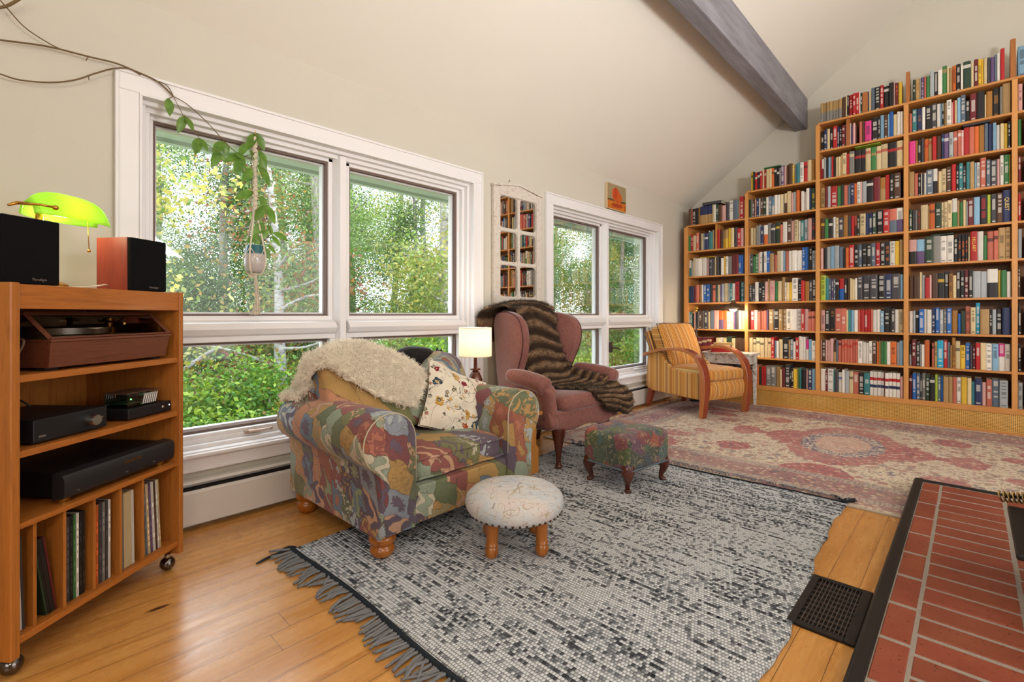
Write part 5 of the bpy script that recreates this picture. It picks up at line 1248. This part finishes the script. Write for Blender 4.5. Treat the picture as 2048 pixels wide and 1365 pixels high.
# ---------------------------------------------------------------- hanging plant
def at(px, py, y):
    u = (px-1024)/965.9; v = (630-py)/965.9; c_, s_ = math.cos(YAW), math.sin(YAW)
    t = y/(s_-u*c_); return Vector(((c_+u*s_)*t, y, 1.03+v*t))
b = NB('hoya_leaf'); nz = b.noise(b.coord(), 30, 3); c_ = b.ramp(nz.outputs[0], [(.3, '567d2e'), (.7, '7ba045')]); b.base(c_); b.set(.35, 0, .5)
tl2 = b.n('BsdfTranslucent'); b.l(b.mix(1.0, c_, (1, 1, .6, 1), 'MULTIPLY'), tl2.inputs[0]); mx = b.n('MixShader'); mx.inputs[0].default_value = .4
b.l(b.p.outputs[0], mx.inputs[1]); b.l(tl2.outputs[0], mx.inputs[2]); b.l(mx.outputs[0], b.out.inputs[0]); m_leaf = b.m
m_stem = plain('vine_stem', '6a5330', .7)
HP = thing('hanging_plant', 'leafy trailing plant in a teal and grey pot hanging in the big window', 'plant', tuple(at(510, 545, 2.775)))
ho = Vector(HP.location)
b = NB('dipped_glaze'); zc_ = b.sep(b.coord())[2]; b.base(b.ramp(b.math('DIVIDE', zc_, .16), [(.58, 'b7aeaa'), (.62, '27606a')])); m_pot = b.set(.2, 0, .5)
obj('pot', G().lathe([(0, 0), (.036, 0), (.046, .012), (.054, .05), (.053, .085), (.046, .125), (.040, .142), (.036, .142), (.04, .12), (0, .118)], 32), m_pot, HP, smooth=True, auto=60)
LV = [((337, 197), (340, 229)), ((367, 233), (357, 264)), ((370, 233), (387, 260)), ((398, 277), (391, 306)), ((400, 277), (416, 301)), ((446, 284), (428, 306)), ((450, 284), (452, 311)), ((437, 303), (425, 333)), ((437, 305), (452, 325)),
      ((476, 309), (453, 322)), ((493, 287), (479, 311)), ((485, 314), (473, 345)), ((510, 268), (496, 296)), ((513, 267), (529, 300)), ((517, 300), (533, 335)), ((516, 330), (540, 370)), ((503, 338), (488, 360)), ((505, 384), (473, 396)),
      ((526, 413), (513, 440)), ((528, 410), (551, 445)), ((528, 448), (507, 469)), ((535, 450), (545, 468)), ((546, 466), (577, 480)), ((543, 472), (561, 492)), ((534, 460), (521, 480)), ((517, 474), (495, 483)), ((526, 495), (540, 518)),
      ((534, 489), (552, 507)), ((500, 478), (520, 487)), ((500, 300), (512, 322)), ((520, 318), (532, 345)), ((522, 392), (530, 415)), ((515, 440), (522, 462)), ((470, 305), (490, 318))]
g = G()
for (b0, t0) in LV:
    y0 = 2.79 if b0[0] > 400 else 2.715
    y0 += R.uniform(-.03, .01) if b0[0] > 460 else 0
    p, q = at(*b0, y0), at(*t0, y0-R.uniform(.0, .03)); d = q-p; ln = d.length*1.08; d.normalize()
    nrm = Vector((R.uniform(-.5, .5), -1, R.uniform(-.2, .5))).normalized(); sd = d.cross(nrm).normalized(); nrm = sd.cross(d).normalized(); wd = ln*R.uniform(.24, .31)
    vs = []; fs = []
    for i in range(8):
        t = i/7; w = wd*(math.sin(PI*min(1, t*.97+.03))**.8)*(1-.35*t) if i < 7 else 0
        cpt = p + d*ln*t + nrm*(-.10*ln*t*t)
        vs += [tuple(cpt+sd*w+nrm*w*.3-ho), tuple(cpt-ho), tuple(cpt-sd*w+nrm*w*.3-ho)]
    for i in range(7): fs += [(i*3, i*3+1, i*3+4, i*3+3), (i*3+1, i*3+2, i*3+5, i*3+4)]
    g.add(vs, fs)
obj('leaves', g, m_leaf, HP, smooth=True)
g = G()
def vine(pts, y, r, yo=0): g.tube(spline([at(*p, y)-ho for p in pts], 5), r, 6)
WYv = 2.712
vine([(0, 80), (40, 85), (90, 92), (130, 101), (180, 114), (230, 126), (270, 142), (310, 160), (330, 176), (347, 193)], WYv, .0035)
vine([(0, 0), (15, 17), (50, 55), (95, 85), (128, 101), (160, 109)], WYv, .0022)
vine([(0, 148), (40, 160), (100, 165), (150, 160), (190, 147), (227, 137), (255, 137), (272, 144), (281, 150)], WYv, .003)
vine([(318, 163), (335, 172), (347, 193)], WYv, .002)
vine([(347, 193), (367, 232), (372, 234), (399, 277)], WYv, .0014); vine([(399, 277), (425, 297), (437, 303)], 2.74, .0013)
vine([(347, 193), (376, 210), (420, 251), (449, 284)], WYv, .002); vine([(449, 284), (470, 303), (487, 313), (515, 302), (514, 290)], 2.765, .002)
vine([(347, 193), (340, 196), (337, 198)], WYv, .0018); vine([(487, 313), (505, 318)], 2.77, .002); vine([(503, 300), (502, 340), (506, 384), (522, 400), (528, 412)], 2.775, .0018)
vine([(528, 410), (534, 440), (541, 466), (530, 480), (517, 495), (512, 505)], 2.775, .002)
vine([(172, 121), (177, 114), (183, 114)], WYv, .002); vine([(178, 160), (177, 153)], WYv, .002)
obj('vine', g, m_stem, HP, smooth=True)
g = G(); g.tube(spline([at(*p, 2.70)-ho for p in ((-6, 16), (10, 13), (24, 7), (40, -3))], 6), .0055, 8); obj('old_stem', g, m_stem, HP, smooth=True)
MH = thing('plant_hanger', 'cream macrame hanger with long tassel holding the pot in the window', 'plant hanger', tuple(ho))
m_cord = plain('cotton_cord', 'd9cdb8', .95, 0, .1, .12, 60, .6, bscale=300)
top = at(510, 272, 2.775)-ho
g = G()
for k in range(4):
    a = PI/4+PI/2*k; rm = Vector((.056*math.cos(a), .056*math.sin(a), .075))
    g.tube(spline([(0, 0, -.012), (.038*math.cos(a), .038*math.sin(a), -.004), tuple(rm), (.026*math.cos(a), .026*math.sin(a), .235), (.009*math.cos(a), .009*math.sin(a), .32), (.007*math.cos(a+2), .007*math.sin(a+2), .55), (.004*math.cos(a), .004*math.sin(a), top.z-.03), (0, 0, top.z-.005)], 6), .0048, 6)
    a2 = a+PI/4
    g.tube(spline([tuple(Vector((.05*math.cos(a), .05*math.sin(a), .13))), (.056*math.cos(a2), .056*math.sin(a2), .075), (.05*math.cos(a+PI/2), .05*math.sin(a+PI/2), .13)], 5), .0022, 6)
obj('cords', g, m_cord, MH, smooth=True)
g = G()
for i in range(70):
    z = .32+i*(top.z-.36)/70; a = i*1.3; g.sphere((.007*math.cos(a), .007*math.sin(a), z), .0085, 8)
obj('knotted_braid', g, m_cord, MH, smooth=True)
g = G()
for i in range(26):
    a = 2*PI*i/26; r1 = R.uniform(.004, .011); r2 = R.uniform(.012, .032); dx = .012
    g.tube(spline([(0, 0, -.01), (r1*math.cos(a)+.006, r1*math.sin(a)*.6, -.06), (r1*math.cos(a)+dx, r1*math.sin(a)*.6, -.14), (r2*math.cos(a)*.6+.006, r2*math.sin(a)*.5, -.20), (r2*math.cos(a), r2*math.sin(a)*.6, -.228)], 4), .0017, 5)
g.lathe([(0, -.035), (.010, -.03), (.011, -.01), (.008, .0), (0, .0)], 12)
obj('tassel', g, m_cord, MH, smooth=True)
obj('hook', G().tube(spline([(0, 0, top.z-.01), (.006, 0, top.z), (.004, 0, top.z+.01), (0, .0, top.z+.03)], 4), .0015, 6), m_brass, MH)

# ---------------------------------------------------------------- mirror in an old window sash, painting
b = NB('flaking_white_paint'); nz = b.noise(b.coord(), 34, 6, .75); n2 = b.noise(b.coord(), 120, 3)
b.base(b.ramp(nz.outputs[0], [(.27, '8a6e5b'), (.35, 'b8a592'), (.45, 'cfc6ba'), (.7, 'd8d1c6')])); b.bump(nz.outputs[0], .6, .006); m_flake = b.set(.75)
b = NB('mirror_glass'); b.base('d8d4cc'); m_mir = b.set(.02, 1)
MR = thing('mirror', 'six-pane mirror in a flaking white pointed window sash between the windows', 'mirror', (2.935, 2.75, 1.09))
W_, Hs, Hp = .288, .965, 1.005
g = G()
y0, y1 = -.032, -.004
def mb(x0, x1, z0, z1, ya=y0, yb=y1): g.box(x0, x1, ya, yb, z0, z1)
mb(-W_, -W_+.075, 0, Hs); mb(W_-.06, W_, 0, Hs); mb(-W_+.075, W_-.06, 0, .085)
g.prism([(-W_+.075, .90), (W_-.06, .90), (W_-.06, Hs-.0), (W_-.06, Hs), (0, Hp), (-W_+.075, Hs+.008)], y0, y1)
obj('sash_frame', g, m_flake, MR, bevel=.003)
g = G(); g.prism([(-W_-.012, Hs-.005), (0, Hp), (W_+.012, Hs-.005), (W_+.012, Hs+.01), (0, Hp+.015), (-W_-.012, Hs+.01)], -.042, -.002); obj('pediment_cap', g, m_flake, MR)
g = G(); mb(-W_-.012, W_+.012, -.012, .004, -.046, -.002); obj('sill_strip', g, m_flake, MR)
obj('mirror_pane', box(-W_+.05, W_-.04, -.012, -.009, .06, .92), m_mir, MR)
g = G(); x0m, x1m = -W_+.075, W_-.06; xm = (x0m+x1m)/2
mb(xm-.013, xm+.013, .085, .90, -.0288, -.0078)
for z in (.085+.815/3, .085+.815*2/3): mb(x0m, x1m, z-.013, z+.013, -.028, -.008)
obj('muntins', g, m_flake, MR, bevel=.003)
for xa, xb in ((x0m, xm-.013), (xm+.013, x1m)):
    for r in range(3):
        za = .085+.815*r/3+(.013 if r else 0); zb = .085+.815*(r+1)/3-(.013 if r < 2 else 0); q = .032
        inn = []; out = []
        for cx_, cz_, a0 in ((xb, zb, 0), (xa, zb, 90), (xa, za, 180), (xb, za, 270)):
            sx_ = 1 if cx_ == xb else -1; sz_ = 1 if cz_ == zb else -1
            for t_ in range(7):
                a_ = math.radians(a0+15*t_); inn.append((cx_-sx_*(q+.003)+q*math.cos(a_), cz_-sz_*(q+.003)+q*math.sin(a_))); out.append((cx_+sx_*.002, cz_+sz_*.002))
        g = G(); n_ = len(inn); vs = [(x, y, z) for y in (-.021, -.010) for L_ in (out, inn) for x, z in L_]
        fs = []
        for i in range(n_):
            j = (i+1) % n_; fs += [(i, j, n_+j, n_+i), (2*n_+j, 2*n_+i, 3*n_+i, 3*n_+j), (n_+i, n_+j, 3*n_+j, 3*n_+i)]
        g.add(vs, fs); obj('pane_surround', g, m_flake, MR)
for x, z in ((-.09, Hs+.065), (.15, Hs+.035)): obj('hanging_nail', G().tube([(x, 0, z), (x, -.012, z+.002), (x+.002, -.014, z+.012)], .0025, 6), m_iron, MR)
b = NB('lotus_painting'); v = b.coord(); x, y, z = b.sep(v); nz = b.noise(v, 22, 3, .6); wob = b.math('MULTIPLY', b.math('SUBTRACT', nz.outputs[0], .5), .05)
def el(cx_, cz_, rx, rz): return b.math('LESS_THAN', b.math('ADD', b.math('ADD', b.math('POWER', b.math('ABSOLUTE', b.math('DIVIDE', b.math('SUBTRACT', x, cx_), rx)), 2), b.math('POWER', b.math('ABSOLUTE', b.math('DIVIDE', b.math('SUBTRACT', z, cz_), rz)), 2)), b.math('MULTIPLY', wob, 8)), 1)
col = b.mix(nz.outputs[0], '8b7752', 'a89570')
col = b.mix(b.math('LESS_THAN', b.math('ADD', z, wob), -.025), col, '4d4622'); col = b.mix(b.math('LESS_THAN', b.math('ADD', z, wob), -.042), col, b.ramp(nz.outputs[0], [(.35, 'a3470f'), (.6, 'cf7a1c')]) )
col = b.mix(el(.005, -.085, .11, .022), col, 'a33a10'); col = b.mix(el(-.02, .03, .075, .07), col, b.ramp(nz.outputs[0], [(.35, 'b03410'), (.6, 'd96a1a')])); col = b.mix(el(.045, .005, .06, .05), col, 'c25512'); col = b.mix(el(-.02, .045, .03, .06), col, 'b83a12')
b.base(col); m_paint = b.set(.5)
PT_ = thing('painting', 'small square painting of an orange water lily hung above the second window', 'painting', (4.461, 2.75, 2.267))
obj('canvas_edge', box(-.186, .186, -.03, -.002, -.134, .134), plain('raw_canvas', 'cbb48c', .8), PT_, bevel=.003)
obj('painted_canvas', box(-.176, .186, -.0315, -.03, -.127, .133), m_paint, PT_)
# ---------------------------------------------------------------- the garden outside
b = NB('leaf_litter'); v = b.coord(); n1 = b.noise(v, 3, 5); b.base(b.ramp(n1.outputs[0], [(.3, '4a4a26'), (.5, '5f6c30'), (.7, '7b7a40')])); m_ground = b.set(.95)
g = G().grid(lambda u, v: (-14+52*u, 3.2+38*v, -1.7+.5*math.sin(u*9)+.4*math.sin(v*7+u*5)+1.6*v), 30, 24)
tag(obj('ground', g, m_ground, smooth=True), kind='structure')
def leafmat(name):
    b = NB(name); a = b.n('VertexColor', layer_name='Col'); b.base(a.outputs[0]); b.set(.5, 0, .3)
    tl = b.n('BsdfTranslucent'); mx = b.n('MixShader'); mx.inputs[0].default_value = .45; b.l(b.mix(1.0, a.outputs[0], (1, 1, .55, 1), 'MULTIPLY'), tl.inputs[0])
    b.l(b.p.outputs[0], mx.inputs[1]); b.l(tl.outputs[0], mx.inputs[2]); b.l(mx.outputs[0], b.out.inputs[0]); return b.m
m_fol = leafmat('tree_leaves')
b = NB('bark'); nz = b.noise(b.coord((6, 6, 1.2)), 5, 5, .7); b.base(b.ramp(nz.outputs[0], [(.35, '6a6158'), (.55, '8d8578'), (.7, 'a39c90')])); b.bump(nz.outputs[0], .6, .02); m_bark = b.set(.9)
b = NB('pale_bark'); nz = b.noise(b.coord((2, 2, 6)), 4, 4, .7); b.base(b.ramp(nz.outputs[0], [(.35, '6f6860'), (.5, '98928a'), (.7, 'aaa59c')])); m_birch = b.set(.9)
def leaves(seed, clusters, n, size, pal, spread):
    rr = random.Random(seed); g = G(); cols = [lin(p) for p in pal]
    for cx_, cy_, cz_, r in clusters:
        cc = rr.choice(cols)
        for _ in range(n):
            p = Vector((rr.gauss(0, 1), rr.gauss(0, 1), rr.gauss(0, .75)))*r*spread + Vector((cx_, cy_, cz_))
            d = Vector((rr.uniform(-1, 1), rr.uniform(-1, 1), rr.uniform(-1.1, .3))).normalized(); s_ = d.cross(Vector((rr.uniform(-1, 1), rr.uniform(-1, 1), rr.uniform(.2, 1)))).normalized()
            L_ = size*rr.uniform(.7, 1.3); w = L_*rr.uniform(.25, .36); q = p+d*L_*.5
            k = rr.uniform(.55, .95); c = cc if rr.random() < .75 else rr.choice(cols)
            g.col = (c[0]*k, c[1]*k, c[2]*k, 1)
            g.add([tuple(p), tuple(q+s_*w), tuple(p+d*L_), tuple(q-s_*w)], [(0, 1, 2, 3)])
    return g
GR = ['7d9a50', '8fa85c', '6c8a4a', 'a3b46c', '5f7d46']; YG = ['a8ad5a', 'bdb866', '97a655', '86a050', 'c9bd6c']; DK = ['5f7d48', '557342', '6d8a50', '7c965a']; RD = ['9a6a4a', '8a5548', 'a8864c', '869355', '75884e']
def tree_kind(seed, h, pal, bark, lean, ncl, nl, size, w, lowest):
    rr = random.Random(seed); g = G(); cl = []
    tp = spline([(0, 0, -.2), (lean*.2, .05, h*.25), (lean*.6, -.05, h*.55), (lean, .1, h*.95)], 6)
    g.tube(tp, [.15*(1-.8*i/(len(tp)-1))*h/8 for i in range(len(tp))], 9)
    for k in range(16):
        z = lowest*h + (1-lowest)*h*k/16; i = min(len(tp)-2, int(z/h*(len(tp)-1))); p = tp[i]; a = rr.uniform(0, 2*PI); ln = w*rr.uniform(.6, 1.1)*(1-.5*k/16)
        e = p+Vector((math.cos(a)*ln, math.sin(a)*ln, rr.uniform(.1, .9)*ln*.6)); m = (p+e)/2+Vector((0, 0, rr.uniform(-.1, .25)))
        sp = spline([tuple(p), tuple(m), tuple(e)], 4); g.tube(sp, [.035*h/8*(1-.8*j/(len(sp)-1))+.006 for j in range(len(sp))], 6)
        for _ in range(max(1, ncl//16)):
            t = rr.uniform(.35, 1.05); q = p.lerp(e, t); cl.append((q.x+rr.gauss(0, .25), q.y+rr.gauss(0, .25), q.z+rr.gauss(0, .3), rr.uniform(.25, .5)))
    return g, leaves(seed+1, cl, nl, size, pal, .85)
kinds = {}
def plant_tree(kind, name, loc, s, rz, lab, cat, group):
    if kind not in kinds:
        tg, lg = KD[kind](); t = thing(name, lab, cat, loc, rz, group)
        a = obj('trunk', tg, KM[kind], t, smooth=True); c = obj('crown', lg, m_fol, t); kinds[kind] = (a, c)
    else:
        t = thing(name, lab, cat, loc, rz, group)
        for q in kinds[kind]:
            n = q.copy(); C.objects.link(n); n.parent = t
    t.scale = (s, s, s); return t
def shrub_kind(seed, pal, size):
    rr = random.Random(seed); cl = []; g = G()
    for _ in range(70):
        a, r, z = rr.uniform(0, 2*PI), rr.random()**.5, rr.random(); q = (1.0*r*math.cos(a)*(1-.3*z), 1.0*r*math.sin(a)*(1-.3*z), .15+1.5*z*(1-.3*r)); cl.append(q+(rr.uniform(.16, .3),))
    for _ in range(14):
        q = rr.choice(cl); g.tube(spline([(q[0]*.15, q[1]*.15, -.15), (q[0]*.5, q[1]*.6, q[2]*.5), q[:3]], 4), .012, 5)
    return g, leaves(seed, cl, 190, size*.72, pal, .85)
KD = dict(g=lambda: tree_kind(11, 9, GR, m_bark, .5, 144, 300, .045, 1.9, .12), y=lambda: tree_kind(23, 9, YG, m_bark, -.6, 96, 130, .085, 1.8, .15), d=lambda: tree_kind(37, 8, DK, m_bark, .3, 170, 300, .05, 1.7, .05), r=lambda: tree_kind(53, 7, RD, m_bark, .8, 64, 90, .08, 1.4, .18),
          s=lambda: shrub_kind(71, ['6f9a38', '86aa40', '5d8a38', '9fb548'], .075), u=lambda: shrub_kind(83, ['8a8a44', '6f8038', '9a7a44', '7f9444'], .07))
KM = dict(g=m_bark, y=m_birch, d=m_bark, r=m_birch, s=m_bark, u=m_bark)
KN = dict(g='green broadleaf tree', y='yellow-green birch tree', d='dense dark green tree', r='thin tree with reddish leaves', s='bushy green shrub', u='dry olive shrub')
SPOT = [('y', 1.6, 8.4, 1, 'in the left part of the big window'), ('r', 3.0, 7.6, .9, 'behind the hanging pot in the big window'), ('g', 4.6, 9.6, 1.0, 'right of the hanging plant in the big window'), ('d', 3.4, 12.5, 1.05, 'far behind the hanging pot'),
        ('y', 6.9, 8.6, 1, 'in the right half of the big window'), ('g', 8.6, 9.2, 1.1, 'at the right edge of the big window'), ('d', 6.0, 13.5, 1.1, 'far back behind the mullion of the big window'), ('g', 1.2, 13.5, 1.1, 'far back at the left of the big window'),
        ('d', 9.8, 14, 1.1, 'far back at the right of the big window'), ('g', 11.4, 9.4, 1.0, 'in the left half of the second window'), ('d', 13.6, 8.2, .95, 'close by in the right half of the second window'), ('y', 16.5, 10.5, 1.1, 'in the middle of the second window'),
        ('d', 19.5, 9.5, 1, 'at the right of the second window'), ('g', 15, 14, 1.15, 'far back in the second window'), ('d', 24, 13, 1.2, 'farthest off in the second window'), ('g', -1.5, 10, 1, 'beyond the left edge of the big window'), ('y', 12.6, 12.5, 1.1, 'far back between the panes of the second window')]
SPOT += [(('d', 'g')[i % 2], -3+i*3.4, 18+2*(i % 3), 1.35, 'in the far tree line, '+ORD[i]+' from the left') for i in range(11)] + [(('g', 'y', 'd')[i % 3], -1+i*2.9, 14.5+1.2*(i % 2), 1.2, 'in the second tree line, '+ORD[i]+' from the left') for i in range(9)]
for i, (k, x, y, s, w) in enumerate(SPOT): plant_tree(k, 'tree', (x, y, -1.6+.03*y), s, i*1.7, KN[k]+' '+w, 'tree', 'trees outside the windows')
SH = [('s', 1.5, 5.4), ('u', 2.9, 5.3), ('s', 4.3, 5.6), ('s', 5.6, 5.0), ('u', 7.0, 5.8), ('s', 2.2, 7.0), ('u', 3.9, 7.2), ('s', 5.5, 7.0), ('s', 8.6, 6.2), ('u', 10.2, 6.8), ('s', 11.6, 6.0), ('s', 13.2, 6.6), ('u', 15, 7), ('s', 16.8, 7.4), ('s', .4, 6.6), ('s', 7.6, 7.6), ('s', 18.5, 8.2), ('u', .2, 8.6), ('s', 9.8, 8.4)]
for i, (k, x, y) in enumerate(SH): plant_tree(k, 'shrub', (x, y, -1.75+.04*y+.1*(i % 3)), 1.0+.12*(i % 4), i*2.1, KN[k]+', '+ORD[i]+' along the undergrowth from ' + ('the big window' if i < 8 else 'the second window'), 'shrub', 'undergrowth below the windows')
bpy.context.view_layer.update()
